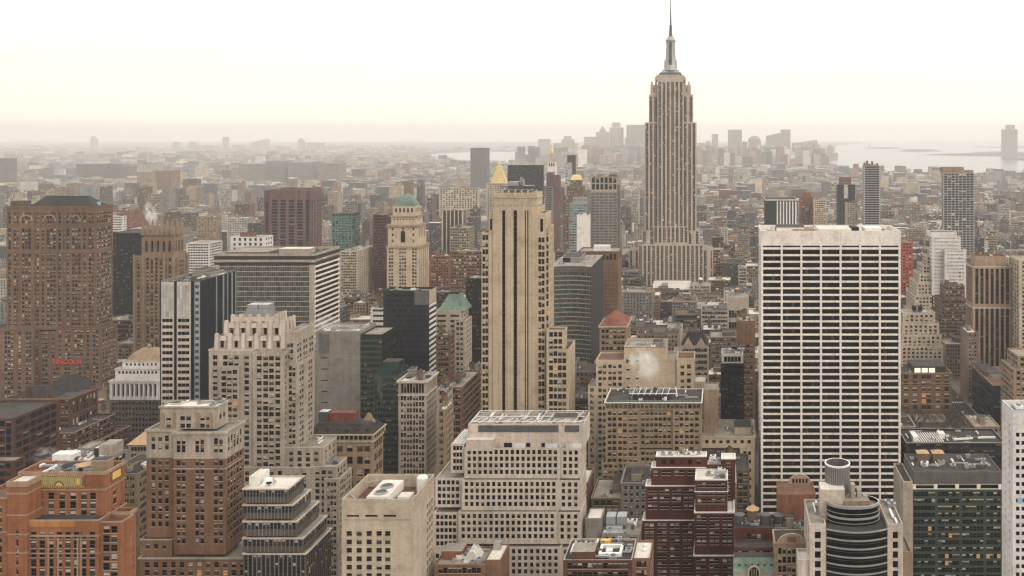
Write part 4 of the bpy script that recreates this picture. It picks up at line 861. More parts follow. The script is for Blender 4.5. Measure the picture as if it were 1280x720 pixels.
B.tier(-60, 16, 523, dep=30, f=S(9, 3.7, 3.4, .7, mar=.6, rec=.2, gl=M['gblue'], kind='plain'), side=S(6, 3.7, 4, .7, kind='plain', gl=M['gblue']), para=1.0); X0, X1, Y0, Y1, zt = B.last
for k in range(10): B.mb('mullions').box(X0 + k * (X1 - X0 - .4) / 9, X0 + k * (X1 - X0 - .4) / 9 + .35, Y0 - .25, Y0, 0, zt, M['dsteel'])
B.tier(-60, 18, 576, dy=-8, dep=7, f=S(9, 3.7, 3.0, .6, kind='plain', gl=M['gblue']), para=.6, roof='gravel'); B.clutter(5, 2)
B = Bld('office_block', 'grey block with big steel air plant and ducts on its roof behind the orange tower', 395, 'grey', short='grey block with air plant', roof='gravel')
B.tier(50, 128, 578, xb=160, f=S(12, 3.5, 1.8, .55), side=S(6, 3.5, 1.8), para=1.2); X0, X1, Y0, Y1, zt = B.last
p = B.piece('cooling_unit', 'long black sided air plant'); p.box(X1 - 9, X1 - 2, Y0 + 8, Y0 + 17, zt + .6, zt + 4.6, M['charcoal'], M['whiteroof'])
p = B.piece('bulkhead', 'pale sloping bulkhead'); p.box(X1 - 7, X1 - 1, Y1 - 9, Y1 - 1.5, zt, zt + 6, M['stone'], M['gravel']); p = B.piece('cooling_unit', 'white ribbed air unit'); p.box(X0 + 3, X0 + 12, Y0 + 3, Y0 + 8, zt + .5, zt + 3.6, M['trim'])
B.clutter(16, 23)
B.tier(96, 113, 560, dy=24, dep=10, mat='grey', roof='gravel', para=.5)
B = Bld('apartment_block', 'plain brown block with small windows between orange tower and limestone topped tower', 408, 'tan', short='plain brown filler block', roof='tar')
B.tier(144, 172, 592, dep=16, f=S([2, 2, 2], 3.4, 1.4, .5, lit=.08), para=.8); B.clutter(3, 3); B.tier(150, 184, 580, dy=18, dep=14, f=S(5, 3.4, 1.4, .5), para=.6)
B = Bld('low_house', 'small block under a bright tan hipped roof left of the limestone topped tower', 480, 'tan', short='tan hipped roof', roof='gravel')
B.tier(160, 190, 556, dep=16, f=S(6, 3.6, 1.6, kind='strip'), mat='grey', para=0); X0, X1, Y0, Y1, zt = B.last; B.mb('roof').frustum(X0 - .5, X1 + .5, Y0 - .5, Y1 + .5, zt, zt + 5, 5, 7, M['tanroof'])
# big striped office
B = Bld('office_block', 'wide office with horizontal glass bands and bright white stripes on its flank', 780, 'stone', near=False, short='wide striped office', roof='whiteroof')
sp = S(1, 4.22, 0, .84, mar=.2, rec=.2, kind='strip', gl=M['gstripe'], top=7.2, fm=M['stone'])
B.tier(268, 393, 317, xb=424.5, f=dict(sp, ww=200), side=dict(sp, ww=200, wh=.84, gl=M['g0'], fm=M['g0']), mat='stone', para=2.2, zlow=540); X0, X1, Y0, Y1, zt = B.last
for k in range(34): zq = zt + 2.2 - 7.2 - 4.22 * k - .84 * 4.22; B.mb('stripe').box(X1, X1 + .3, Y0, Y1, zq - 1.35, zq + .25, M['white'])
p = B.mb('dark_band'); 
for a, c in ((320, 324.5), (328, 331)): p.box(X0 - .12, X1 + .12, Y0 - .12, Y1, PZ(c, 780), PZ(a, 780), M['charcoal'])
p = B.piece('bulkhead', 'long pale plant box'); p.box(X0 + 48, X0 + 74, Y0 + 14, Y0 + 26, zt, zt + 4.5, M['stone'], M['whiteroof']); p = B.piece('bulkhead', None); p.box(X0 + 4, X0 + 40, Y0 + 10, Y0 + 40, zt, zt + 2.2, M['dgrey'], M['gravel']); B.clutter(8, 24)
B = Bld('apartment_tower', 'white roofed block with square openings peeping over the striped office', 960, 'whitebrick', short='white peeping block')
B.tier(288, 331, 296, dep=18, f=S(6, 5, 2.4, .6, kind='plain'), para=1); B.tier(300, 316, 291, 296, dy=3, dep=8, mat='brown')
B = Bld('apartment_tower', 'white balcony block stepping back behind the silver slab', 1180, 'whitebrick', short='white balcony block'); B.tier(233, 262, 304, dep=30, f=S(8, 3.4, 3, .5, kind='plain')); B.tier(226, 233, 318, dep=26, f=S(3, 3.4, 2, .5, kind='plain'))
# purple brown tower, green tower
B = Bld('apartment_tower', 'purplish brown granite tower with chamfered corners and blue window strips', 1160, 'purple', short='purple granite tower', roof='tar')
st = S(5, 3.8, 3.2, .7, mar=1, rec=.6, sd=.3, sm=M['spand'], kind='plain', gl=M['gblue'], top=13)
B.tier(337, 381, 237, dep=45, f=dict(st, g=4, ww=7), para=1.5); B.tier(330, 337, 238, dy=7, dep=32, f=dict(st, g=1, ww=3), side=dict(st, g=4), para=1.2); B.tier(381, 388.5, 238, dy=7, dep=32, f=dict(st, g=1, ww=3), side=dict(st, g=4), para=1.2)
B = Bld('office_tower', 'small green glass tower with pale ribs', 1350, 'gspand' if 0 else 'copper', short='small green tower', roof='tar'); B.mat = M['ggreen']
B.tier(415, 440, 267, xb=449.5, f=S(6, 3.8, 3.0, .7, mar=.5, rec=.2, kind='plain', gl=M['gteal'], top=4), para=1.5, pm='copper'); X0, X1, Y0, Y1, zt = B.last
for k in range(7): B.mb('fin').box(X0 + k * (X1 - X0 - .8) / 6, X0 + k * (X1 - X0 - .8) / 6 + .8, Y0 - .5, Y0, 0, zt, M['copper'])
B = Bld('apartment_tower', 'long beige apartment slab behind the striped office flank', 1090, 'cream', short='long beige slab', roof='gravel')
B.tier(425, 447, 314, xb=471, f=S(8, 3.2, 1.6, .5), side=S(10, 3.2, 2, .5)); B.clutter(4, 25, tank=1)
B = Bld('office_tower', 'dark maroon tower with blue windows between beige slab and green domed tower', 1120, 'maroon', short='dark maroon tower'); B.tier(466, 484, 268, dep=24, f=S(6, 3.6, 2, .6, sd=.2, rec=.4, kind='plain', gl=M['gblue']), side=S(6, 3.6, 2)); 
# blank grey flank and glass
B = Bld('office_tower', 'blank grey concrete flank joined to a dark green glass bay', 640, 'grey', short='blank grey flank', roof='gravel')
B.tier(394.5, 450, 414, dep=30, f=None, side=0, para=1.2); X0, X1, Y0, Y1, zt = B.last; B.clutter(12, 26)
for k in range(9): p = B.piece('window', 'thin black slit'); p.box(X0 + 4, X0 + 8.5, Y0 - .04, Y0 + .2, PZ(448 + k * 14, 640), PZ(446.6 + k * 14, 640), M['black'], None, True)
p = B.mb('wall_joints')
for k in range(1, 15): p.box(X0, X1, Y0 - .03, Y0, PZ(414 + k * 14, 640), PZ(414 + k * 14, 640) + .1, M['dgrey'])
p.box(X0 + 2, X0 + 9.5, Y0 - .06, Y0, PZ(442, 640), PZ(417, 640), M['louver'])
B.tier(450.5, 478, 418, dy=1, dep=28, f=S(7, 3.9, 2.0, .62, mar=.3, rec=.1, sd=.05, sm=M['gspand'], kind='plain', gl=M['ggreen'], lit=.03), side=S(8, 3.9, 2.2, .62, kind='plain', gl=M['ggreen']), mat='black', para=1)
B = Bld('office_tower', 'angular dark green glass tower leaning shards left of the arcaded stone office', 585, 'black', short='angular green glass tower', roof='tar'); B.mat = M['gspand']
zT = PZ(452, 585); xa, xb_, xc_ = PX(468, 585), PX(480, 585), PX(499, 585)
B.tier(468, 499, 470, dy=2, dep=22, f=S(9, 3.8, 1.5, .7, mar=.2, rec=.08, kind='plain', gl=M['ggreen'], lit=.04), side=S(9, 3.8, 2, .7, kind='plain', gl=M['ggreen']), para=.4)
X0, X1, Y0, Y1, zt = B.last; p = B.mb('glass_shard'); p.poly([(X0, Y0, zt), (X0 + 5, Y0 - 1.2, zt - 20), (X0 + 6, Y0, zt)], M['ggrey'])
p.frustum(X0 + 1, X1 - .5, Y0 + 1, Y1 - 2, zt, zt + 8, 1.5, 5, M['ggreen'], M['tar']); B.clutter(5, 27)
# dark box with striped flank
B = Bld('office_tower', 'charcoal glass box with one grey panel and white striped flank', 700, 'charcoal', near=True, short='charcoal box', roof='gravel')
B.tier(479, 536.5, 363, xb=545, f=S(1, 3.9, 100, .78, mar=1.2, rec=.15, kind='strip', gl=M['gblue'], fm=M['charcoal'], top=2.4, lit=.02), side=S(1, 4.1, 100, .5, mar=.3, rec=.5, kind='plain', top=12), para=1.8, zlow=500); X0, X1, Y0, Y1, zt = B.last; B.clutter(6, 28)
p = B.piece('wall_panel', 'grey upper corner panel'); p.box(PX(518, 700), X1 + .02, Y0 - .12, Y0, PZ(381, 700), PZ(364, 700), M['louver'])
for k in range(20): B.mb('stripe').box(X1, X1 + .25, Y0, Y1, PZ(381, 700) - 4.1 * k - 2.0, PZ(381, 700) - 4.1 * k, M['trim'])
B.mb('stripe').box(X1, X1 + .25, Y0, Y1, PZ(380, 700), zt + 1.6, M['cream'])
# tower with green dome
B = Bld('office_tower', 'ornate cream tower under a green copper dome', 1000, 'beige', short='green domed tower', roof='gravel')
B.tier(483.6, 523, 308, xb=536, f=S([2, 3, 2], 3.8, 1.7, .6, mar=2, gw=.7, rec=.5), side=S(5, 3.8, 2.2, .62, sd=.5, rec=.7, sm=M['brown']), cop=(2.2, .9, 'terracotta'), para=.5, zlow=400)
B.tier(485, 522.5, 281, 308, dy=2, dep=27, f=S([1, 1, 1], 6.5, 2.0, .45, mar=4, top=3, kind='plain'), side=S(4, 18, 2.4, .6, top=4, rows=1, kind='plain'), cop=(2.0, 1.6, 'terracotta'), para=.5)
X0, X1, Y0, Y1, zt = B.last; xm = (X0 + X1) / 2; p = B.mb('arched_window'); p.box(xm - 2.4, xm + 2.4, Y0 - .2, Y0, PZ(303, 1002), PZ(291, 1002), M['g0'])
for i in range(8): a, c = math.pi * i / 8, math.pi * (i + 1) / 8; zc = PZ(291, 1002); p.poly([(xm, Y0 - .2, zc), (xm + 2.4 * math.cos(a), Y0 - .2, zc + 2.4 * math.sin(a)), (xm + 2.4 * math.cos(c), Y0 - .2, zc + 2.4 * math.sin(c))], M['g0'])
B.tier(489, 520, 270, 281, dy=4, dep=22, f=S(7, 4, 1.5, .4, kind='plain', top=3, rows=1), para=.4, cop=(1, 1.4, 'terracotta')); B.tier(491, 519, 258, 270, dy=6, dep=18, f=S(5, 9, 2, .5, top=2, rows=1, kind='plain'), side=S(4, 9, 2, .5, top=2, rows=1, kind='plain'), para=.4)
X0, X1, Y0, Y1, zt = B.last; p = B.mb('dome'); xm, ym = (X0 + X1) / 2, (Y0 + Y1) / 2
lev = [(0, 0), (.06, 0), (.25, .42), (.5, .75), (.78, .93), (.99, 1.0)]; hw_, hd_, ht = (X1 - X0) / 2, (Y1 - Y0) / 2, PZ(242, 1010) - zt
for (i0, h0), (i1, h1) in zip(lev, lev[1:]):
    lo = [(xm - hw_ * (1 - i0), ym - hd_ * (1 - i0)), (xm + hw_ * (1 - i0), ym - hd_ * (1 - i0)), (xm + hw_ * (1 - i0), ym + hd_ * (1 - i0)), (xm - hw_ * (1 - i0), ym + hd_ * (1 - i0))]
    hi = [(xm - hw_ * (1 - i1), ym - hd_ * (1 - i1)), (xm + hw_ * (1 - i1), ym - hd_ * (1 - i1)), (xm + hw_ * (1 - i1), ym + hd_ * (1 - i1)), (xm - hw_ * (1 - i1), ym + hd_ * (1 - i1))]
    for k in range(4): l = (k + 1) % 4; p.poly([(*lo[k], zt + ht * h0), (*lo[l], zt + ht * h0), (*hi[l], zt + ht * h1), (*hi[k], zt + ht * h1)], M['copper'])
# light tower with green pyramid roof
B = Bld('office_tower', 'pale stepped tower with flat topped green pyramid roof', 740, 'cream', near=True, short='green pyramid roof tower', roof='gravel')
B.tier(544, 576, 388, dep=22, f=S([1, 1], 4.2, 7, .42, mar=1.5, kind='strip', top=3.5), side=S(3, 4, 3, .45, kind='strip'), para=.8, zlow=480); X0, X1, Y0, Y1, zt = B.last
p = B.mb('pyramid_roof'); p.frustum(X0 + 1.5, X1 + 2.5, Y0 + 1, Y1 + 2, zt, PZ(368, 745), 7, 8, M['copper'], M['tar']); B.mb('roof_cap').box(X0 + 8.3, X1 - 4.2, Y0 + 8.5, Y1 - 5.5, PZ(368, 745), PZ(366, 745), M['charcoal'])
B.tier(568, 581, 401, dy=-3, xb=590, f=S([2], 4, 2, .5, gw=1), side=S(4, 4, 2, .5), para=.8, zlow=480)
B = Bld('office_tower', 'slim black slab standing left of the black slotted cream tower', 770, 'black', short='slim black slab'); B.tier(582, 604, 348, dep=24, f=S(8, 3.8, 1.3, .6, mar=.3, kind='plain', gl=M['gblue'], rec=.08), para=1, roof='gravel'); B.clutter(4, 29)
# arcaded stone office and neighbours
B = Bld('office_block', 'stone office with tall arcaded top storey and bracketed cornice', 540, 'stone', short='arcaded stone office', roof='whiteroof')
os_ = S([2, 2, 2, 2], 3.6, 1.5, .6, mar=1.4, gw=.5, top=1.0, bl=.4)
B.tier(498, 533, 493, xb=546, f=os_, side=S([2, 2, 2, 2], 3.6, 1.4, .6, gw=.4, top=1), para=0, zlow=600); B.tier(498, 533, 476, 493, dep=20, f=S(8, 7, 1.5, .78, mar=1.4, top=1.8, rows=1, kind='plain', rec=.6), side=S(8, 7, 1.3, .78, top=1.8, rows=1, kind='plain', rec=.6), cop=(1.2, .9, 'pale'), para=.8); B.clutter(14, 30, big=2, tank=1); B.course(494, .6, .4, M['pale'])
B = Bld('office_block', 'old mansion block with black mansard roof, dormers and red roof shed', 500, 'tan', short='black mansard block', roof='tar')
B.tier(382, 467, 551, xb=479, f=S([2, 1, 1, 1, 2], 6.6, 2.6, .55, mar=2, gw=.8, rec=.7, top=2, lit=.1), side=S([2, 2], 6.6, 2, .55), mat='tan', para=0, cop=(.7, .5, 'stone'), zlow=620); X0, X1, Y0, Y1, zt = B.last
B.tier(382, 467, 543, 551, dep=18, f=S(14, 4, 2, .62, mar=1, top=.6, rows=1, rec=.8, kind='plain', bot=0), side=S(5, 4, 2, .62, rows=1, top=.6, kind='plain', bot=0), cop=(.5, .4, 'cream'), para=0); X0, X1, Y0, Y1, zt = B.last
B.mb('mansard_roof').frustum(X0 + .3, X1 - .3, Y0 + .3, Y1 - .3, zt, PZ(529.5, 504), 4.0, 4.2, M['slate'], M['tar']); zm = PZ(529.5, 504)
for k in range(6): p = B.piece('dormer'); xx = X0 + 5 + k * 5.4; p.box(xx, xx + 1.7, Y0 + 1.2, Y0 + 3.6, zt + .8, zt + 2.8, M['slate']); p.box(xx + .3, xx + 1.4, Y0 + 1.12, Y0 + 1.2, zt + 1.1, zt + 2.4, M['g1'])
p = B.piece('roof_shed', 'dull red shed on the mansard roof'); p.box(PX(411, 508), PX(443, 508), 508, 514, zm, zm + 4.6, M['redpaint'], M['redpaint']); p = B.piece('roof_shed', 'grey glazed shed'); p.box(PX(398, 508), PX(410, 508), 508, 513, zm, zm + 5.2, M['dsteel'], M['glight'])
p = B.piece('pediment', 'small stone pediment'); p.frustum(PX(452, 509), PX(468, 509), 509, 511, zm - 1, zm + 4, 3, .5, M['tan'])
for (n_, lab, Y, m_, x0, x1, yt, xb, sh, f_) in (
    ('office_block', 'brown brick block with curved dark roof beside the charcoal box', 680, 'brown', 545, 563, 419, 568.5, 'curved roof brown block', S(4, 3.9, 1.7, .5)),
    ('office_block', 'narrow grey block with white roof edges right of the arcaded stone office', 560, 'stone', 546, 558, 486, 566, 'narrow white edged block', S(2, 5, 3, .5, kind='strip')),
    ('office_block', 'plain brown brick block with long flank beside the cream slotted tower', 610, 'brown', 557, 578, 484, 600, 'long flanked brown block', S(5, 4.3, 1.8, .55)),
    ('office_block', 'tan block with white rounded roof next to the white gridded block', 530, 'tan', 546, 557, 512, 567, 'tan white topped block', S(3, 4, 1.6)),
    ('office_block', 'small tan sliver block directly left of the cream slotted tower', 660, 'tan', 581, 590, 468, 606, 'tan sliver', S(3, 4, 1.6)),
    ('office_block', 'low white strip windowed block left of the charcoal box', 760, 'whitebrick', 463, 484, 385, 487, 'white strip block', S(1, 4.4, 100, .4, kind='strip')),
    ('office_tower', 'brown office with rows of windows right of the green domed tower', 1020, 'brown', 562, 604, 314, 610, 'brown row office', S(12, 3.8, 1.8, .5)),
    ('apartment_tower', 'pink brick apartment block right beside the green domed tower', 1140, 'rust', 537, 562, 320, 566, 'pink brick block', S(7, 3.4, 1.8, .5)),
    ('apartment_tower', 'pale glass striped tower with concrete side beyond the green dome', 1480, 'cream', 552, 579, 262, 583, 'pale striped tower', S(5, 3.5, 4.5, .75, kind='strip', gl=M['gblue'], sd=.2, rec=.4, sm=M['gblue'])),
    ('apartment_tower', 'wide beige ribbed hospital slab far behind the green dome', 2300, 'cream', 549, 598, 235, 600, 'ribbed far slab', S(14, 5, 3, .7, sd=.3, rec=.5)),
    ('office_tower', 'beige block with white tank on top in the hazy left distance', 1600, 'tan', 246, 271, 271, 277, 'hazy beige block', S(6, 3.8, 2, .45)),
    ('apartment_tower', 'tall orange tinted apartment block behind the spiky crown', 1700, 'rust', 146, 172, 262, 178, 'hazy orange block', S(8, 3.4, 1.6, .4)),
    ('apartment_tower', 'white banded block between russet tower and hazy orange block', 1350, 'whitebrick', 136, 154, 270, 158, 'white banded block', S(1, 3.6, 100, .4, kind='strip')),
    ('apartment_tower', 'broad grey institution with bluish ribs on the hazy skyline', 2500, 'stone', 286, 318, 247, 322, 'ribbed institution', S(12, 4, 3, .5)),
    ):
    B = Bld(n_, lab, Y, m_, near=Y < 620, short=sh, roof='gravel'); B.tier(x0, x1, yt, xb=xb, f=f_, zlow=yt + 130); B.clutter(5, x0, tank=int(Y < 1200), big=1)
# curved green glass building
B = Bld('office_tower', 'curved green glass office with pale spandrels and black end wall', 790, 'black', short='curved green office', roof='gravel')
X0, X1 = PX(686, 790), PX(739.5, 790); zt = PZ(333, 790); N = 12; dpt = 80
def fp(t): return (X0 + (X1 - X0) * t, 790 + 6 * (1 - 4 * (t - .5) ** 2) - 3)
for i in range(N):
    a, c = fp(i / N), fp((i + 1) / N); L = math.dist(a, c); u = ((c[0] - a[0]) / L, (c[1] - a[1]) / L)
    facade(B.mb('wall'), B.wins, a, u, L, 0, zt - 5, S(1, 3.9, 50, .58, mar=.06, rec=.15, kind='strip', gl=M['gstripe'], fm=M['silver'], top=.6, lit=.0), M['gspand'], B.rnd, PZ(520, 790))
    B.mb('wall').poly([(*a, zt - 5), (*c, zt - 5), (*c, zt), (*a, zt)], M['dgrey'])
    for k in range(38): zq = zt - 5.6 - 3.9 * .58 - k * 3.9; bands = globals().setdefault('BANDS', {}); bands.setdefault(k, None) or bands.__setitem__(k, B.piece('spandrel_band')); bands[k].poly([(a[0], a[1] - .2, zq - 1.0), (c[0], c[1] - .2, zq - 1.0), (c[0], c[1] - .2, zq - .25), (a[0], a[1] - .2, zq - .25)], M['stone'])
B.mb('wall').poly([(X1, 787, 0), (X1, 787 + dpt, 0), (X1, 787 + dpt, zt), (X1, 787, zt)], M['charcoal']); B.mb('wall').poly([(X0, 787 + dpt, 0), (X0, 787, 0), (X0, 787, zt), (X0, 787 + dpt, zt)], M['charcoal']); B.mb('wall').poly([(X1, 787 + dpt, 0), (X0, 787 + dpt, 0), (X0, 787 + dpt, zt), (X1, 787 + dpt, zt)], M['charcoal'])
B.mb('roof').poly([(*fp(i / N), zt) for i in range(N + 1)] + [(X1, 787 + dpt, zt), (X0, 787 + dpt, zt)], M['gravel'])
B.ext.append((X0, X1, 787, 787 + dpt, 0, zt)); FOOT.append(B.ext[-1][:4]); RECTS.append(B.ext[-1]); B.last = (X0, X1, 792, 787 + dpt, zt); B.clutter(12, 31, big=2)
B = Bld('office_tower', 'brown stone tower with arcaded attic behind the curved green office', 890, 'brown', short='brown arcaded tower', roof='gravel')
B.tier(723, 772.5, 314, xb=777, f=S(10, 9.5, 2.6, .62, mar=1.5, top=2.5, rows=1, kind='plain', rec=.9), side=None, cop=(1, .8, 'brown'), para=1); z_ = PZ(327, 890)
B.tier(724, 772, 329, dy=-.5, dep=19, f=S(11, 3.9, 2.0, .6, mar=1.4, rec=.8, sd=.4, sm=M['spand'], lit=.03), side=S(4, 3.9, 2, .6, sd=.4, rec=.8, sm=M['spand']), para=.4); p = B.piece('bulkhead', 'white plant house'); p.box(PX(742, 896), PX(762, 896), 896, 904, PZ(314, 890) - 1, PZ(307, 896), M['whitebrick'])
B = Bld('office_block', 'tan office with red tiled pyramid roof', 690, 'tan', near=True, short='red pyramid roof office', roof='gravel')
B.tier(749.5, 783, 408, xb=788.5, f=S([1, 2, 2, 1], 4.3, 2.0, .5, gw=.8, top=2.5), side=S(3, 4.3, 2), cop=(.8, .8, 'cream'), para=.4, zlow=470); X0, X1, Y0, Y1, zt = B.last; B.mb('pyramid_roof').frustum(X0 - .4, X1 + .4, Y0 - .4, Y1 + .4, zt + .4, PZ(391, 697), 9.6, (Y1 - Y0) / 2 - .3, M['redtile'])
B = Bld('office_block', 'cream office with two pointed gables and grey hip roof', 665, 'cream', near=True, short='twin gabled cream office', roof='gravel')
B.tier(851, 885.5, 432, dep=16, f=S(8, 4.4, 1.7, .5, mar=1, top=2), side=S(4, 4.4, 1.8), para=0, zlow=490); X0, X1, Y0, Y1, zt = B.last; B.mb('hip_roof').frustum(X0, X1, Y0 + .5, Y1, zt, zt + 9, 5, 5, M['steel'] if 0 else M['slate'])
for k in range(2): p = B.piece('gable'); xx = X0 + (X1 - X0) * (.27 + .46 * k); p.poly([(xx - 3.6, Y0 - .3, zt), (xx + 3.6, Y0 - .3, zt), (xx, Y0 - .3, zt + 6)], M['cream']); p.poly([(xx + 3.6, Y0 - .3, zt), (xx + 3.6, Y0 + 5, zt), (xx, Y0 + 5, zt + 6), (xx, Y0 - .3, zt + 6)], M['slate']); p.poly([(xx - 3.6, Y0 + 5, zt), (xx - 3.6, Y0 - .3, zt), (xx, Y0 - .3, zt + 6), (xx, Y0 + 5, zt + 6)], M['slate'])
B.tier(842, 851, 440, dy=2, dep=15, f=S(2, 4.4, 1.6), para=.6, zlow=490)
B = Bld('office_tower', 'navy clad block topped by a white arched plant storey', 610, 'navy', near=True, short='navy block', roof='gravel')
B.tier(901, 930, 455, dep=22, f=S(7, 3.8, 1.5, .5, mar=.6, rec=.1, kind='plain', gl=M['g0']), para=.8, zlow=520); B.tier(902, 929, 443, 454, dy=1, dep=18, f=S(5, 6, 2.2, .6, rows=1, kind='plain', top=1.4), mat='whitebrick', para=.5); B.clutter(12, 33, big=2)
B = Bld('office_tower', 'brown brick block with blank upper wall right of the navy block', 690, 'rust', short='blank brown block', roof='gravel'); B.tier(921, 944, 401, dep=24, f=S(4, 4, 1.5, .5, top=18), mat='brown'); B.clutter(6, 34, tank=2, big=1)
B = Bld('office_block', 'light grey block with tall lower windows above the blank brown block', 860, 'stone', short='light grey tall windowed block', roof='gravel'); B.tier(909, 936, 372, dep=25, f=S(7, 11, 2.2, .62, top=12, kind='plain')); B.clutter(4, 35, tank=1)
B = Bld('department_store', 'wide low block with one bright white roof at the foot of the spire tower', 1190, 'tan', short='wide white roofed store', roof='whiteroof'); B.tier(812, 862, 362, dep=80, f=S(16, 4, 1.8, .5), para=1); X0, X1, Y0, Y1, zt = B.last; p = B.mb('roof'); p.box(X0 + 14, X0 + 22, Y0 + 10, Y0 + 30, zt, zt + 5, M['grey'])
B = Bld('office_block', 'grey block carrying a white capped water tank right of the white roofed store', 1180, 'stone', short='white capped tank block', roof='gravel'); B.tier(862, 888, 357, dep=30, f=S(9, 4, 1.7, .5)); X0, X1, Y0, Y1, zt = B.last; p = B.piece('water_tank', 'dark tank with white cone'); p.lathe(X0 + 14, Y0 + 8, [(2.6, zt + 3), (2.6, zt + 8)], M['dsteel'], 12); p.lathe(X0 + 14, Y0 + 8, [(3.4, zt + 8), (.2, zt + 10.5)], M['trim'], 12); 
for a in range(4): p.bar((X0 + 14 + 2 * math.cos(a * 1.57), Y0 + 8 + 2 * math.sin(a * 1.57), zt), (X0 + 14 + 2 * math.cos(a * 1.57), Y0 + 8 + 2 * math.sin(a * 1.57), zt + 3), .4, M['dsteel'])
B = Bld('office_block', 'tan office with tall windows hugging the right foot of the spire tower', 1370, 'tan', short='tan office by the spire', roof='gravel'); B.tier(886, 904.5, 312, xb=904.3, dep=30, f=S(6, 4, 2.2, .5))
B = Bld('apartment_tower', 'little yellow white block right of the spire tower', 1750, 'cream', short='yellow white block'); B.tier(898, 910, 285, dep=14, f=S(3, 4, 2, .5), mat='cream')

# the spire tower
B = Bld('skyscraper', 'tall limestone skyscraper with setbacks and slender antenna spire', 1300, 'pier', near=False, short='spire tower', roof='gravel')
es = lambda g, t=1.5, **k: S(g, 3.72, 1.25, .60, mar=1.2, top=t, bot=.0, gw=.4, rec=.8, sd=.55, sm=M['spand'], bl=.16, lit=.0, **k)
G9 = [2, 2, 2, 3, 3, 2, 2, 2] 
def et(x0, x1, yt, yb_, dy, dep, g, top=1.5, **k): B.tier(x0, x1, yt, yb_, dy=dy, dep=dep, f=es(g, top), side=es(max(2, int(dep / 5)), top), para=.8, zlow=372, **k)
et(822, 854, 98, 340, 0, 34, [2] * 6, 5)                                      # central bay
et(806, 822, 153, 340, 4, 26, [2] * 3); et(854, 870, 153, 340, 4, 26, [2] * 3)      # flanking shafts
et(811, 822, 118, 153, 5, 24, [2, 2], 3); et(854, 866, 118, 153, 5, 24, [2, 2], 3)
et(813, 822, 106, 118, 6, 22, [1], 4); et(854, 863, 106, 118, 6, 22, [1], 4)
et(798, 879, 306, 372, -4, 42, [2] * 15); et(803, 817, 288, 306, -1, 40, [2, 2]); et(860, 874, 288, 306, -1, 40, [2, 2]); et(817, 860, 283, 306, -3.5, 30, [2] * 8)
et(786, 798, 312, 380, 4, 34, [2, 1]); et(879, 891, 312, 380, 4, 34, [2, 1]); B.tier(775, 900, 366, dy=-9, dep=60, f=S(24, 4, 2, .5), zlow=380)
X = lambda x: PX(x, 1310); Zp = lambda y: PZ(y, 1310); xm = X(838)
p = B.mb('crown')
p.box(X(819), X(857), 1301, 1330, Zp(101), Zp(96.5), M['pier']); p.box(X(821), X(855), 1302, 1329, Zp(96.5), Zp(94), M['pier']); p.frustum(X(820), X(856), 1304, 1328, Zp(97), Zp(94), 1.5, 1, M['steel']); p.frustum(X(823.5), X(852.5), 1307, 1326, Zp(94), Zp(90.5), 1.5, 1.5, M['dsteel']); p.frustum(X(827), X(849), 1309, 1324, Zp(90.5), Zp(87), 1, 1, M['steel'])
for xq in (815, 820, 856, 861): p.box(X(xq) - 1.2, X(xq) + 1.2, 1308, 1311, Zp(108), Zp(102), M['pier'])
p = B.mb('mast')
p.lathe(xm, 1316, [(9.8, Zp(88)), (7.8, Zp(80)), (7.0, Zp(70)), (6.5, Zp(56)), (6.7, Zp(52)), (7.6, Zp(50.5)), (7.4, Zp(49.5)), (6.0, Zp(48)), (4.2, Zp(45.5))], M['steel'], 16)
p.box(xm - 2.0, xm + 2.0, 1308, 1310, Zp(86), Zp(52), M['ggrey'])
for sg in (-1, 1): p.frustum(xm + sg * 8.4 - 1.1, xm + sg * 8.4 + 1.1, 1314.5, 1317.5, Zp(89), Zp(74), .6, .5, M['silver']); p.frustum(xm + sg * 4.6 - 1.0, xm + sg * 4.6 + 1.0, 1310.5, 1312, Zp(88), Zp(55), .3, .3, M['silver'])
p = B.mb('antenna')
p.lathe(xm, 1316, [(3.0, Zp(45.5)), (2.2, Zp(40)), (1.9, Zp(31)), (1.3, Zp(30.5)), (.95, Zp(14)), (.75, Zp(13.5)), (.5, Zp(-9))], M['dsteel'], 10)
for k in range(14): zq = Zp(44 - k * 2.2); p.bar((xm - 2.2 + k * .08, 1316, zq), (xm + 2.2 - k * .08, 1316, zq), .35, M['dsteel'])

# towers beyond, centre
def quick(name, lab, Y, m_, x0, x1, yt, xb, short, f_, roof='tar', tiers=(), top=None, **k):
    B = Bld(name, lab, Y, m_, near=False, short=short, roof=roof)
    B.tier(x0, x1, yt, xb=xb, f=f_, zlow=k.get('zlow', yt + 140))
    for t in tiers: B.tier(*t[:3], t[3], dy=t[4], dep=t[5], f=t[6], mat=t[7], zlow=PZ and 700)
    return B
cw = lambda g, fh=3.8, gl='gblue', ww=2.2, wh=.65: S(g, fh, ww, wh, mar=.5, rec=.12, kind='plain', gl=M[gl], top=2)
B = quick('office_tower', 'tower under construction with pale grid cladding and red netted top floors', 1260, 'grey', 738, 772, 241, 776, 'grid tower with red top', S(6, 3.9, 4.6, .5, mar=.6, rec=.4, kind='plain', gl=M['ggrey']))
B.mat = M['pale']; B.tier(738.5, 771.5, 221, 240.5, dy=.5, dep=22, f=S(6, 9, 4.2, .82, rows=2, mar=.5, kind='plain', rec=1.5, top=1, bot=.2), mat='stone', para=.8); p = B.mb('red_netting')
X0, X1, Y0, Y1, zt = B.last
for k in range(6): p.box(X0 + .8 + k * (X1 - X0) / 6, X0 + (k + .85) * (X1 - X0) / 6, Y0 + .3, Y0 + .6, PZ(240, 1260), PZ(237, 1260), M['redpaint'])
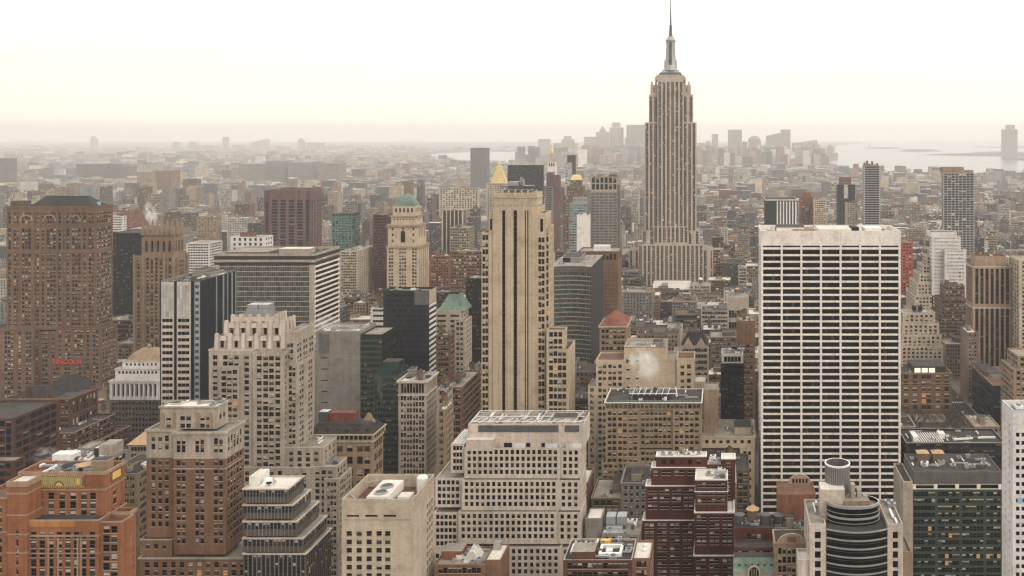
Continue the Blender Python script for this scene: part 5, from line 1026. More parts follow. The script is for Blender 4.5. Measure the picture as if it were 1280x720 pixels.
B.clutter(10, 40, big=3); p = B.piece('hoist', 'dark construction hoist mast'); p.box(X1 + .5, X1 + 3, Y0 + 1, Y0 + 4, 0, PZ(231, 1260), M['dsteel'])
B = quick('apartment_tower', 'blank white slab in front of the grid tower', 1170, 'white', 721, 736, 269, 738, 'blank white slab', None); B.clutter(3, 41, big=1)
B = quick('apartment_tower', 'teal glass tower behind the blank white slab', 1240, 'steel', 712, 733, 254, 736, 'teal glass tower', cw(7, 3.6, 'gteal', 3)); B.tier(716, 733, 247, 254, dy=3, dep=14, f=cw(4, 3.6, 'gteal'), mat='steel')
B = quick('office_tower', 'stepped brown tower with small golden cap', 1650, 'lincoln', 703, 731, 245, 733, 'gold capped brown tower', S(8, 3.9, 2, .5)); B.tier(708, 729, 233, 245, dy=3, dep=24, f=S(6, 3.9, 2, .5)); B.tier(713, 726, 225, 233, dy=6, dep=18, f=S(4, 3.9, 2, .5)); X0, X1, Y0, Y1, zt = B.last; B.mb('gold_cap').frustum(X0, X1, Y0, Y1, zt, zt + 10, 3, 3, M['gold'])
B = quick('apartment_tower', 'dark purple slab with grey striped left half', 1480, 'purple', 691.5, 699.5, 219, 701, 'purple slab', None); B.tier(681, 691.3, 234, dep=24, f=S(1, 3.7, 100, .5, kind='strip', gl=M['gblue']), mat='grey', zlow=340); B.tier(683, 691, 216, 233, dy=2, dep=14, f=None, mat='purple')
B = quick('office_tower', 'wide dark blue glass slab on the centre skyline', 1750, 'navy', 634.5, 678.6, 206.5, 680, 'dark blue glass slab', cw(20, 3.9, 'gblue', 2.6))
B = quick('clock_tower', 'slim white campanile with golden lantern far behind the purple slab', 1950, 'white', 684, 695, 214, 696.5, 'gold lantern campanile', S(4, 5, 2, .5)); X0, X1, Y0, Y1, zt = B.last; xm, ym = (X0 + X1) / 2, (Y0 + Y1) / 2
B.tier(684.5, 694.5, 203, 214, dy=1, dep=16, f=S(3, 12, 3, .6, rows=1, kind='plain')); p = B.mb('pyramid_roof'); p.frustum(X0 + 1, X1 - 1, Y0 + 1, Y1 - 1, PZ(203, 1950), PZ(192, 1950), 5, 5, M['stone']); p = B.mb('lantern'); p.lathe(xm, ym, [(3.2, PZ(192, 1950)), (3.2, PZ(188, 1950)), (2, PZ(186.5, 1950)), (.2, PZ(182, 1950))], M['gold'], 12)
B = quick('office_tower', 'tower with shining golden pyramid roof left of the dark blue slab', 1850, 'cream', 608, 634, 229, 636, 'golden pyramid tower', S(8, 4, 2, .5)); X0, X1, Y0, Y1, zt = B.last; p = B.mb('pyramid_roof'); p.frustum(X0 + 7, X1 - 1, Y0 + 2, Y1 - 2, zt, PZ(206, 1855), 13.5, (Y1 - Y0) / 2 - 4, M['gold']); p.lathe((X0 + 7 + X1 - 1) / 2, (Y0 + Y1) / 2, [(1.8, PZ(206.5, 1855)), (1.8, PZ(203.5, 1855)), (.2, PZ(200, 1855))], M['gold'], 8)
B = quick('apartment_tower', 'thin blue glass tower with square dark top on the skyline', 2350, 'navy', 709, 718.6, 194, 720, 'thin blue tower', cw(5, 3.6, 'gblue', 3)); B.tier(706, 715, 203, dy=-2, dep=14, f=cw(5, 3.6, 'glight', 3), mat='steel', zlow=300)
# right side
B = quick('office_tower', 'short dark tower with white vertical stripes behind the white slab roof', 1320, 'charcoal', 957, 996, 250, 955, 'white striped dark tower', None, zlow=300); p = B.mb('fin'); X0, X1, Y0, Y1, zt = B.last
for k in range(7): xx = X0 + 16 + k * 4.4; p.box(xx, xx + 1.9, Y0 - .6, Y0, 0, zt - 1, M['trim'])
B.band(X0, X1, Y0, Y1, zt, zt + 2.2, .5, M['pale'], 'parapet')
B = quick('apartment_tower', 'pinkish brown slab right of the striped dark tower', 1550, 'rust', 1000.5, 1017, 247, 999, 'pinkish slab', S(6, 3.3, 1.8, .45)); B.tier(1003, 1014, 241, 247, dy=4, dep=10)
B = quick('apartment_tower', 'light tan slab right of the pinkish slab', 1520, 'cream', 1017.5, 1033, 250, 1016, 'light tan slab', S(6, 3.3, 1.8, .45)); B.clutter(4, 42, big=2)
B = quick('apartment_tower', 'blue glass tower stepped at the top with lighter core', 1720, 'navy', 1046.5, 1069, 231, 1045.5, 'stepped blue tower', cw(8, 3.6)); B.tier(1050, 1064, 222, 231, dy=4, dep=18, mat='purple'); B.tier(1055, 1060, 231, 248, dy=-1, dep=3, f=cw(2, 3.6, 'glight'), mat='pale')
B = quick('apartment_tower', 'low pale tower standing in front of the stepped blue tower', 1560, 'cream', 1057.6, 1073, 254, 1056, 'low pale tower', S(4, 3.3, 1.8, .45)); B.clutter(3, 43, big=1)
B = quick('apartment_tower', 'dark banded high rise with jagged crown on the right skyline', 1530, 'steel', 1079.5, 1100.5, 207, 1078, 'jagged crown high rise', S(1, 3.9, 100, .66, mar=1.2, kind='strip', gl=M['gblue'], rec=.4), zlow=300); X0, X1, Y0, Y1, zt = B.last
for k, h_ in enumerate((6, 9, 4, 8, 3, 5)): p = B.piece('crown_block'); p.box(X0 + 1 + k * 4.3, X0 + 3.6 + k * 4.3, Y0 + 3, Y0 + 9, zt, zt + h_, M['purple'])
B = quick('apartment_tower', 'large grey gridded high rise with tan roof screen on the right', 1330, 'steel', 1179, 1218, 216, 1177, 'large gridded high rise', S(8, 3.6, 3.6, .62, mar=1, kind='sash', bl=.2, gl=M['gblue'], fm=M['silver']), zlow=330); B.tier(1179, 1205, 209, 216, dy=1, dep=20, mat='tan'); B.tier(1205, 1217, 213, 216, dy=2, dep=16, mat='tan')
B = quick('office_tower', 'white banded office below the large gridded high rise', 1010, 'whitebrick', 1165, 1201, 296, 1162, 'white banded office', S(1, 3.9, 100, .4, mar=.5, kind='strip', gl=M['glight']), zlow=400); B.tier(1181, 1208, 312, dy=-6, dep=20, f=S(1, 3.9, 100, .4, kind='strip', gl=M['glight']), zlow=400); B.tier(1163, 1196, 290, 296, dy=4, dep=20, mat='whitebrick')
B = Bld('office_tower', 'beige wedding cake tower stepping in many setbacks', 1010, 'cream', short='beige wedding cake tower', roof='gravel')
for k, (x0, x1, yt) in enumerate(((1143, 1197, 369), (1146, 1194, 353), (1149, 1191, 342), (1153, 1188, 331), (1158, 1184, 319))): B.tier(x0, x1, yt, dy=k * 2.5, dep=46 - 6 * k, f=S(max(5, 12 - k), 3.8, 1.9, .5, mar=1.4, top=2.5), zlow=470)
B.clutter(4, 44, big=1)
B = Bld('office_tower', 'sooty stepped tower with many lit windows in front of the wedding cake tower', 930, 'brown', short='sooty stepped tower', roof='tar')
B.mat = M['lincoln']
for k, (x0, x1, yt) in enumerate(((1168, 1212, 420), (1172, 1211, 392), (1176, 1209, 374), (1181, 1206, 357))): B.tier(x0, x1, yt, dy=k * 2.5, dep=40 - 6 * k, f=S(max(6, 12 - k), 3.7, 1.7, .52, mar=1.2, top=1.8, lit=.09), zlow=470)
B.clutter(5, 45, tank=1)
B = Bld('office_tower', 'cream stepped office with deep vertical ribs right of the white slab', 870, 'cream', short='cream ribbed office', roof='gravel')
for k, (x0, x1, yt) in enumerate(((1126, 1179, 432), (1127, 1177, 418), (1128, 1174, 404), (1129, 1169, 391))): B.tier(x0, x1, yt, dy=k * 2.2, dep=36 - 5 * k, f=S(9 - k, 3.7, 2.0, .5, mar=1.4, top=2.2, rec=.5, sd=.25), zlow=470)
B.clutter(5, 46); p = B.piece('water_tank', 'pair of black tanks'); X0, X1, Y0, Y1, zt = B.last
for k in range(2): p.lathe(X0 + 12 + 6 * k, Y0 + 8, [(2.3, zt + 2), (2.3, zt + 6), (.2, zt + 6.6)], M['black'], 12); p.box(X0 + 11 + 6 * k, X0 + 13 + 6 * k, Y0 + 7, Y0 + 9, zt, zt + 2, M['dsteel'])
B = Bld('office_tower', 'bronze ribbed tower with dark window strips and white waist band', 850, 'rust', near=True, short='bronze ribbed tower', roof='tar')
B.mat = M['terracotta']; bz = S(7, 3.75, 3.0, .64, mar=1.4, rec=.6, sd=.35, sm=M['charcoal'], kind='plain', gl=M['g0'], top=.8)
B.tier(1216, 1264.5, 384, dep=24, f=bz, side=dict(bz, g=5), para=0, zlow=540); B.tier(1216, 1264.5, 333, 384, dep=24, f=dict(bz, top=2.2), side=dict(bz, g=5, top=2.2), cop=(.8, .3, 'pale'), para=.6); X0, X1, Y0, Y1, zt = B.last; B.band(X0, X1, Y0, Y1, PZ(385, 850) - .5, PZ(385, 850) + .5, .35, M['pale'])
B.tier(1219, 1258, 320, 333, dy=4, dep=16, f=None, mat='terracotta', para=1.6, pm='rust'); B.clutter(3, 47)
B = Bld('office_block', 'brick block with dark attic and three glowing roof lights above the bare trees', 790, 'rust', near=True, short='brick block with glowing roof lights', roof='tar')
B.mat = M['brown']; B.tier(1127, 1189, 466, dep=30, f=S([1, 1, 2, 1, 1], 5.2, 3.0, .55, mar=2, gw=.8, top=2, lit=.07), cop=(.7, .6, 'tan'), zlow=550); X0, X1, Y0, Y1, zt = B.last; B.course(479, .8, .4, M['tan']); B.course(505, .6, .3, M['tan'])
p = B.mb('attic'); p.box(X0 + 10, X1 - 4, Y0 + 2, Y1 - 4, zt, zt + 6, M['charcoal'], M['tar'])
for k in range(3): q3 = B.piece('skylight', 'glowing rooflight'); q3.box(X0 + 11.5 + k * 6.2, X0 + 16.6 + k * 6.2, Y0 + 1.8, Y0 + 2, zt + .8, zt + 4.6, M['litw'])
B.clutter(8, 48)
B = Bld('office_block', 'black glass block with tan roof on the right side of the avenue', 745, 'navy', near=True, short='black block by the avenue', roof='brownroof')
B.tier(1241, 1290, 482, dep=62, f=S(8, 3.9, 3.6, .62, mar=.6, rec=.15, kind='plain', gl=M['gblue']), side=S(14, 3.9, 3.6, .62, mar=.6, rec=.15, kind='plain', gl=M['gblue']), para=1.2, pm='tan', zlow=540); B.clutter(12, 49, big=2)
B = Bld('office_tower', 'beige fluted stub of a tower cut by the right border', 640, 'tan', near=False, short='fluted stub at right border', roof='gravel'); B.tier(1267, 1330, 462, dep=30, f=S(9, 3.8, 2, .5), zlow=540); B.tier(1272, 1330, 445, dy=3, dep=24, f=S(8, 3.8, 2, .5), zlow=540)
B = Bld('office_tower', 'grey cream tower sliver behind the bronze tower at the right border', 830, 'cream', near=False, short='cream sliver at right border', roof='gravel'); B.tier(1274, 1330, 325, dep=30, f=S(6, 3.8, 3, .5, sd=.3, rec=.5), zlow=460); 
B = Bld('scaffolded_house', 'small house wrapped in bright red scaffold netting', 1180, 'red', short='red netted house', roof='gravel'); B.tier(1127, 1141, 303, dep=16, f=S(3, 4, 2, .4), mat='netting', para=.8)

# small foreground roofs
B = Bld('townhouse', 'brick house with blank terracotta wall and arched brick gable', 400, 'rust', short='terracotta gabled house', roof='brownroof')
B.tier(973, 1020, 618, dep=15, f=None, para=.6); X0, X1, Y0, Y1, zt = B.last; p = B.mb('gable'); xm = PX(1000, 413); 
pts = [(xm + 5.2 * math.cos(math.pi * i / 12), zt + 4.2 * math.sin(math.pi * i / 12)) for i in range(13)]
for y_, s_ in ((Y1 - 1.2, 1), (Y1 - .4, -1)): l = [(a, y_, c) for a, c in pts][::-1]; p.poly(l if s_ < 0 else l[::-1], M['terracotta'])
for a, c in zip(pts, pts[1:]): p.poly([(a[0], Y1 - 1.2, a[1]), (a[0], Y1 - .4, a[1]), (c[0], Y1 - .4, c[1]), (c[0], Y1 - 1.2, c[1])][::-1], M['stone'])
for k in range(5): q3 = B.piece('window'); xx = xm - 3.4 + k * 1.5; q3.box(xx, xx + .9, Y1 - 1.26, Y1 - 1.2, zt + .4, zt + 2.2, M['g0'])
B.tier(964, 1012, 662, dy=-10, dep=9.5, roof='tar', para=.8); B.clutter(16, 50, big=1); p = B.piece('water_tank', 'squat dark tank'); X0, X1, Y0, Y1, zt = B.last; p.lathe(X0 + 3.5, Y0 + 6, [(2.4, zt), (2.4, zt + 4.6), (2.2, zt + 4.8)], M['dsteel'], 16)
B = Bld('townhouse', 'dark brick townhouse with tan roofed water tank and green copper mansard', 372, 'red', short='green mansard townhouse', roof='tar')
B.tier(918, 967, 660, dy=12, dep=14, f=S([3], 3.4, 1.3, .6, top=2.5, gw=.5, rows=2), para=.8); X0, X1, Y0, Y1, zt = B.last; B.clutter(14, 51)
p = B.piece('water_tank', 'wooden tank with tan cone roof'); p.lathe(PX(941, 392), 393, [(2.5, zt + 1.5), (2.5, zt + 5.2)], M['wood'], 16); p.lathe(PX(941, 392), 393, [(2.9, zt + 5.2), (.1, zt + 7.0)], M['tanroof'], 16); 
for a in range(4): p.bar((PX(941, 392) + 1.6 * math.cos(a * 1.57), 393 + 1.6 * math.sin(a * 1.57), zt), (PX(941, 392) + 1.6 * math.cos(a * 1.57), 393 + 1.6 * math.sin(a * 1.57), zt + 1.5), .3, M['dsteel'])
for xq in (925, 957): p = B.piece('water_tank', 'grey flat topped tank'); p.lathe(PX(xq, 390), 391, [(2.3, zt), (2.3, zt + 3.6), (2.0, zt + 3.8)], M['dsteel'], 16)
B.tier(918, 967, 684, dy=5, dep=7, f=S(9, 3.6, 1.1, .7, top=1.5, rows=1), mat='maroon', para=.5)
B.tier(917, 968, 716, dy=-4, dep=9, f=S(7, 3.6, 1.3), mat='stone', para=0); X0, X1, Y0, Y1, zt = B.last; p = B.mb('mansard_roof'); p.frustum(X0 - .2, X1 + .2, Y0 - .2, Y1, zt, zt + 5.2, .4, 2.2, M['copper'], M['tar'])
for k in range(6): q3 = B.piece('dormer'); xx = X0 + 2 + k * 2.5; q3.box(xx, xx + .8, Y0 + .5, Y0 + 2.4, zt + 2.4, zt + 3.5, M['copper']); q3.box(xx + .15, xx + .65, Y0 + .46, Y0 + .5, zt + 2.55, zt + 3.3, M['g0'])
q3 = B.piece('arched_dormer', 'tall white arched window breaking the mansard'); xm = (X0 + X1) / 2
for r0, m_, y_ in ((2.6, 'cream', Y0 - .8), (1.9, 'g0', Y0 - .95)):
    l = [(xm + r0 * math.cos(math.pi * i / 12), y_, zt + .4 + r0 * 1.2 * math.sin(math.pi * i / 12)) for i in range(13)] + [(xm - r0, y_, zt - 4), (xm + r0, y_, zt - 4)]; q3.poly(l[::-1], M[m_]) if 0 else q3.poly([(a, b_, c) for a, b_, c in l][::-1], M[m_])
for k in (-1, 0, 1): q3.box(xm + k * .9 - .1, xm + k * .9 + .1, Y0 - 1.05, Y0 - .95, zt - 4, zt + 2, M['cream'])
B = Bld('townhouse', 'tan townhouse with curved gable and bay windows left of the bowed glass tower', 366, 'tan', short='curved gable townhouse', roof='tar')
B.tier(968, 1011, 678, dep=12, f=S([2, 2, 2], 3.6, 1.2, .6, gw=.5, top=2.2, bl=.6), cop=(.5, .3, 'terracotta'), para=.5); X0, X1, Y0, Y1, zt = B.last; p = B.mb('gable'); xm = (X0 + X1) / 2
pts = [(xm + 5.6 * math.cos(math.pi * i / 12), zt + 4 * math.sin(math.pi * i / 12)) for i in range(13)]
p.poly([(a, Y0 - .15, c) for a, c in pts], M['terracotta']); p.poly([(a, Y0 + .6, c) for a, c in pts][::-1], M['terracotta'])
for a, c in zip(pts, pts[1:]): p.poly([(a[0], Y0 - .15, a[1]), (a[0], Y0 + .6, a[1]), (c[0], Y0 + .6, c[1]), (c[0], Y0 - .15, c[1])][::-1], M['stone'])
q3 = B.piece('wall_panel', 'recessed square panel in the gable'); q3.box(xm - 1.8, xm + 1.8, Y0 - .25, Y0 - .15, zt + .6, zt + 2.8, M['rust'])
B = Bld('low_building', 'low brown roof with white framed skylight in front of the white gridded block', 375, 'rust', short='skylit brown roof', roof='gravel')
B.mat = M['brown']; B.tier(543, 606, 706, dep=17, f=S(9, 3.5, 1.6), para=.7); X0, X1, Y0, Y1, zt = B.last; B.clutter(10, 52)
p = B.piece('skylight', 'ridged glass skylight in white frames'); p.box(X0 + 11, X0 + 17, Y0 + 3, Y0 + 12, zt, zt + .8, M['trim'], None); p.frustum(X0 + 11.2, X0 + 16.8, Y0 + 3.2, Y0 + 11.8, zt + .8, zt + 4.2, 1.8, 1.0, M['glight'])
for k in range(6): p.bar((X0 + 11.1, Y0 + 3.3 + k * 1.65, zt + .85), (X0 + 13.0, Y0 + 4.2 + k * 1.3, zt + 4.2), .18, M['trim']); p.bar((X0 + 16.9, Y0 + 3.3 + k * 1.65, zt + .85), (X0 + 15.0, Y0 + 4.2 + k * 1.3, zt + 4.2), .18, M['trim'])
p = B.piece('bulkhead', 'brown stair house'); p.box(X0 + 1, X0 + 9.5, Y0 + 6, Y0 + 14, zt, zt + 3.5, M['rust'], M['gravel'])
B.tier(606, 626, 700, dy=2, dep=15, roof='whiteroof', para=.5, mat='brown'); p = B.piece('air_unit', 'pale box unit'); X0, X1, Y0, Y1, zt = B.last; p.box(X0 + 1, X0 + 4, Y1 - 5, Y1 - 2, zt, zt + 3, M['silver'])
B = Bld('low_building', 'low dark tar roof with white framed pit and yellow unit, bottom centre', 355, 'maroon', short='dark tar roof', roof='tar')
B.tier(704, 790, 700, dep=19, f=S(12, 3.5, 1.6), para=.7, pm='stone'); X0, X1, Y0, Y1, zt = B.last; B.clutter(22, 53)
p = B.piece('bulkhead', 'lower tan roofed penthouse'); p.box(X0 + 3, X0 + 12, Y0 - 0 + 1, Y0 + 9, zt, zt + 3.4, M['maroon'], M['gravel'])
p = B.piece('skylight_well', 'white square frame round a roof pit')
for a in ((13, 22, 4, 5.2), (13, 22, 11.5, 12.5), (13, 14, 5.2, 11.5), (21, 22, 5.2, 11.5)): p.box(X0 + a[0], X0 + a[1], Y0 + a[2], Y0 + a[3], zt, zt + 1.4, M['trim'])
p.box(X0 + 15.5, X0 + 18, Y0 + 7, Y0 + 10, zt, zt + 1.0, M['trim']); p = B.piece('air_unit', 'yellow roof unit'); p.box(X0 + 12.5, X0 + 16.5, Y1 - 5, Y1 - 3, zt + .5, zt + 2, M['yellow'])
for k in range(5): p = B.piece('roof_duct'); p.box(X0 + 2 + k * 2, X0 + 3 + k * 2, Y1 - 7, Y1 - 3 - k % 2, zt + .2, zt + 1.1, M['steel'])
B = Bld('low_building', 'small brown house with cream roof and two white vents', 358, 'brown', short='cream roofed house', roof='whiteroof')
B.tier(790.5, 813, 698, dep=16, f=S(4, 3.5, 1.6), para=.7, pm='brown'); X0, X1, Y0, Y1, zt = B.last
for k in range(2): p = B.piece('roof_vent'); p.lathe(X0 + 4, Y0 + 8 + 4 * k, [(1.0, zt), (1.0, zt + .8), (.1, zt + 1.4)], M['trim'], 12)
B = Bld('low_building', 'grey block with twin silver cooling boxes between the white and the red brick blocks', 425, 'grey', short='twin silver box block', roof='gravel')
B.tier(733, 752, 648, dep=12, roof='whiteroof', para=.4); B.tier(752, 800, 668, dy=-4, dep=18, f=S(9, 3.5, 1.6), para=.7); X0, X1, Y0, Y1, zt = B.last
for k in range(2): p = B.piece('cooling_unit', 'one of two pale ribbed cooling boxes'); p.box(X0 + 1 + k * 5, X0 + 5.4 + k * 5, Y0 + 8, Y0 + 14, zt + 1, zt + 5.4, M['silver'], M['steel']); p.box(X0 + 1.3 + k * 5, X0 + 5.1 + k * 5, Y0 + 7.5, Y0 + 8, zt, zt + 1.6, M['dsteel'])
p = B.piece('roof_duct', 'stepped pale duct deck'); p.box(X0 + .5, X0 + 10, Y0 + 1, Y0 + 4, zt, zt + 1, M['silver']); p.box(X0 + 1.5, X0 + 9, Y0 + 4, Y0 + 6.5, zt, zt + 2, M['silver'])
B.clutter(12, 54)

# ------------------------------------------------------------------ far skyline towers, the statue
PAL = [('tan', (.30, .22, .15)), ('brown', (.16, .115, .085)), ('red brick', (.17, .085, .062)), ('grey', (.25, .24, .225)), ('cream', (.42, .34, .25)), ('white', (.55, .51, .46)), ('dark grey', (.10, .096, .094)), ('pinkish', (.29, .205, .17)), ('bluish grey', (.15, .165, .18))]
FARW = S(6, 4.2, 3.0, .45, mar=1, kind='plain', rec=.3, gl=M['ggrey'], bl=0)
SKY = []
def far(lab, Y, x0, x1, yt, kind='box', m_='grey', name='far_tower', dep=None):
    B = Bld(name, lab, Y, m_, near=False, short=None); W = PX(x1, Y) - PX(x0, Y)
    n = max(3, min(12, int(W / 9))); f_ = S(n, 9.0 if Y > 4000 else 4.5, W / n * .55, .5, mar=1, kind='plain', rec=.3, gl=M['ggrey'])
    if kind == 'box': B.tier(x0, x1, yt, dep=W * .8, f=f_, para=0)
    elif kind == 'step':
        h = (PZ(yt, Y)); B.tier(x0, x1, yt + .28 * (VY + H * F / Y - yt) * .5, dep=W * .9, f=f_, para=0); q = (x1 - x0) * .2; B.tier(x0 + q, x1 - q, yt, yt + 6, dy=W * .15, dep=W * .5, f=None, para=0)
    elif kind == 'spire':
        B.tier(x0, x1, yt + 8, dep=W * .9, f=f_, para=0); X0, X1, Y0, Y1, zt = B.last; B.mb('spire').frustum(X0 + W * .2, X1 - W * .2, Y0 + W * .2, Y1 - W * .2, zt, PZ(yt, Y), W * .29, W * .24, M['copper'])
    elif kind == 'dome':
        B.tier(x0, x1, yt + 5, dep=W, f=f_, para=0); X0, X1, Y0, Y1, zt = B.last; h = PZ(yt, Y) - zt; B.mb('dome').lathe((X0 + X1) / 2, (Y0 + Y1) / 2, [(W * .49, zt), (W * .42, zt + h * .5), (W * .25, zt + h * .85), (1, zt + h)], M['grey'], 12)
    elif kind == 'slant':
        B.tier(x0, x1, yt + 4, dep=W * .8, f=f_, para=0); X0, X1, Y0, Y1, zt = B.last; h = PZ(yt, Y) - zt; B.mb('roof').poly([(X0, Y0, zt), (X1, Y0, zt), (X1, Y0, zt + h)], B.mat); B.mb('roof').poly([(X0, Y0, zt), (X1, Y0, zt + h), (X1, Y1, zt + h), (X0, Y1, zt)], B.mat); B.mb('roof').poly([(X1, Y0, zt), (X1, Y1, zt), (X1, Y1, zt + h), (X1, Y0, zt + h)], B.mat)
    SKY.append(B); return B
D = 9000
far('flat white slab above the purple slab on the downtown horizon', 7600, 672.6, 686.4, 174, 'box', 'pale')
far('broad stepped tower next to the flat white slab downtown', 8700, 692, 719, 179, 'box', 'stone'); far('narrow stepped tower rising over its broad neighbour downtown', 8900, 702, 716, 170, 'step', 'stone')
far('square shouldered tower left of the pointed downtown pair', 8900, 730, 744, 171, 'box', 'stone'); far('tapering old tower with thin spire downtown', D, 745, 760, 157, 'spire', 'stone')
far('tallest pointed tower left of the spire tower downtown', D + 80, 762, 778, 153, 'step', 'stone'); far('wide flat slab immediately left of the spire tower on the horizon', D, 783, 806, 156, 'box', 'grey'); far('darker slab half in front of the wide flat slab', 8500, 781, 797, 172, 'box', 'grey')
far('small tower first to the right of the spire tower on the horizon', D, 872, 882, 179, 'box', 'stone'); far('low stepped tower left of the slim pale shaft', D, 881, 889, 176, 'step', 'stone'); far('slim pale shaft on the downtown horizon', D + 50, 889.6, 897.7, 167.6, 'box', 'stone')
far('square pale tower between slim shaft and domed tower downtown', D, 910, 927.3, 162, 'box', 'grey'); far('domed tower on the downtown horizon', D, 935.6, 951, 169.5, 'dome', 'grey'); far('small narrow tower left of the domed tower', D + 60, 928, 934, 177, 'box', 'grey')
far('left half of the tallest twin topped slab downtown', D, 958, 976, 166, 'slant', 'grey'); far('right half of the tallest twin topped slab downtown', D + 20, 976.4, 988, 162, 'box', 'grey')
far('dark low tower in front of the domed tower', 6200, 928, 941, 196, 'box', 'dgrey'); far('dark slab standing before the twin topped slab', 7500, 957, 974, 184, 'box', 'dgrey')
far('broad block right of the twin topped slab downtown', D, 992, 1022, 175, 'slant', 'stone'); far('mid tower stepping down towards the harbour', D, 1022.3, 1030, 185, 'box', 'stone'); far('thin tower near the harbour edge', D, 1034, 1041.5, 181, 'step', 'stone'); far('last low tower before the harbour water', D - 100, 1040, 1047.5, 191, 'box', 'stone')
far('lone tall tower across the harbour at the right border', 9500, 1256, 1272, 156, 'step', 'grey')
for lab, a, b_, c, k in (('thin lone tower faint on the left horizon', 113, 119, 170, 'step'), ('first of the faint blocks on the left horizon, slim', 216, 223, 177.5, 'box'), ('faint twin stepped block on the left horizon', 235, 243.5, 177, 'step'), ('low wide faint block between slim towers on the left horizon', 247, 266, 182, 'box'), ('slim tall tower on the left horizon with flat top', 278, 284, 171, 'box'), ('low faint block right of the flat topped slim tower', 290, 302, 181, 'box'), ('widest tall block on the left horizon', 314, 331, 174, 'slant'), ('low stepped block right of the widest horizon block', 344, 356, 182, 'step'), ('pointed tower among the left horizon blocks', 372, 379, 173, 'step'), ('wide low block right of the pointed horizon tower', 383, 400, 178.5, 'box'), ('last wide block of the left horizon row', 408, 423, 183, 'box')):
    far(lab, 12500, a, b_, c, k, 'stone')
far('grey tower block on the river bank above the golden pyramid', 3900, 588, 608, 185, 'box', 'dgrey'); far('faint dark block over the river at the left border', 4200, -12, 8.5, 198, 'box', 'dgrey')
far('dark slab block beyond the left river, left one of two', 4600, 95, 127, 205, 'box', 'dgrey'); far('dark slab block beyond the left river, right one of two', 4650, 135, 158, 205, 'step', 'dgrey')
far('wide tan block in the left distance above the orange tinted block', 3600, 190, 214, 213, 'box', 'rust'); far('tan block beside the wide tan block in the left distance', 3500, 171, 187, 215, 'box', 'tan')
for a, b_, c, Y_, t_ in ((298, 330, 205, 4400, 'left'), (332, 356, 201, 4450, 'second'), (360, 392, 203, 4400, 'third'), (396, 424, 204, 4350, 'right')): far('hazy long housing slab in the middle left distance, ' + t_ + ' of four', Y_, a, b_, c, 'box', 'grey')
B = Bld('statue', 'tiny statue on its pedestal far out in the harbour', 15500, 'copper', cat='statue', near=False); B.mat = M['gspand']; x = PX(1087, 15500); B.mb('pedestal').frustum(x - 14, x + 14, 15490, 15518, 0, 45, 6, 6, M['stone']); b = B.mb('figure'); b.lathe(x, 15504, [(8, 45), (6.5, 62), (5.5, 75), (3.2, 80), (3.6, 86), (1, 90)], M['gspand'], 10); b.bar((x + 3, 15504, 76), (x + 7, 15504, 96), 3, M['gspand'])
B.ext.append((x - 14, x + 14, 15490, 15518, 0, 95)); RECTS.append(B.ext[-1])

# ------------------------------------------------------------------ the rest of the city: lots on the street grid
def inpoly(x, y, P):
    c = False; j = len(P) - 1
    for i in range(len(P)):
        if (P[i][1] > y) != (P[j][1] > y) and x < (P[j][0] - P[i][0]) * (y - P[i][1]) / (P[j][1] - P[i][1]) + P[i][0]: c = not c
        j = i
    return c
WET = [[(1034, 206), (1062, 212), (1090, 216), (1120, 218), (1180, 221), (1240, 220), (1500, 228), (1500, 170), (1046, 170), (1040, 190)],
       [(0, 213.5), (30, 215.5), (64, 216.2), (98, 216), (98, 209.2), (60, 210), (20, 209)], [(500, 197), (560, 200), (605, 204), (640, 205), (690, 202), (730, 195), (724, 186), (650, 189), (600, 188.5), (500, 191)],
       [(-130, 223), (-60, 223), (30, 221.5), (26, 217), (-130, 217)]]
rg = random.Random(11)
FT = np.array(FOOT); LOTS = []
def free(x0, x1, y0, y1, mg=2.5):
    return not np.any((FT[:, 0] - mg < x1) & (FT[:, 1] + mg > x0) & (FT[:, 2] - mg < y1) & (FT[:, 3] + mg > y0))
def addlot(x0, x1, y0, y1, h):
    Y = y0; px, py = PP((x0 + x1) / 2, 0, Y)
    if Y > 3000 and any(inpoly(px, py, P) for P in WET): return
    LOTS.append((x0, x1, y0, y1, h, rg.randrange(1 << 30)))
AVE = [-1500, -1290, -1080, -880, -700, -530, -360, -190, 202, 560, 840, 1120, 1400, 1700]
for k in range(6, 37):
    Y0 = k * 80 + 22
    xa, xb = PX(-30, Y0) - 60, PX(1310, Y0) + 60
    for row in (0, 1):
        y0 = Y0 + row * 31.5
        x = xa
        while x < xb:
            wd = rg.choice((11, 14, 16, 18, 22, 26, 30, 38)); 
            if Y0 > 1500: wd *= 1.15
            x1 = x + wd
            nearave = [a for a in AVE if a - 15 < x1 and a + 15 > x]
            if nearave: x = nearave[0] + 15.5; continue
            y1 = y0 + rg.uniform(22, 29)
            if 85 < x < 190 and 640 < y0 < 790: x = x1; continue              # the park
            px, _ = PP(x, 0, y0)
            hmid = 44 if Y0 < 1350 else 34
            h = max(14, rg.gauss(hmid, 13 if Y0 < 1350 else 10))
            if rg.random() < (.10 if x < 0 else .04) and Y0 > 900: h = rg.uniform(60, 105 if x < -150 else 75)
            if Y0 < 700: h = min(h, 50)
            if Y0 < 562 and 915 < px < 1140: h = min(h, 16)
            if -170 < x < 180 and Y0 < 1280: h = min(h, 62 - (rg.random() ** 2) * 30)
            if free(x, x1, y0, y1): addlot(x, x1 - (0 if rg.random() < .7 else 1.5), y0, y1, h)
            x = x1 + (.05 if rg.random() < .8 else 2)
y = 2990
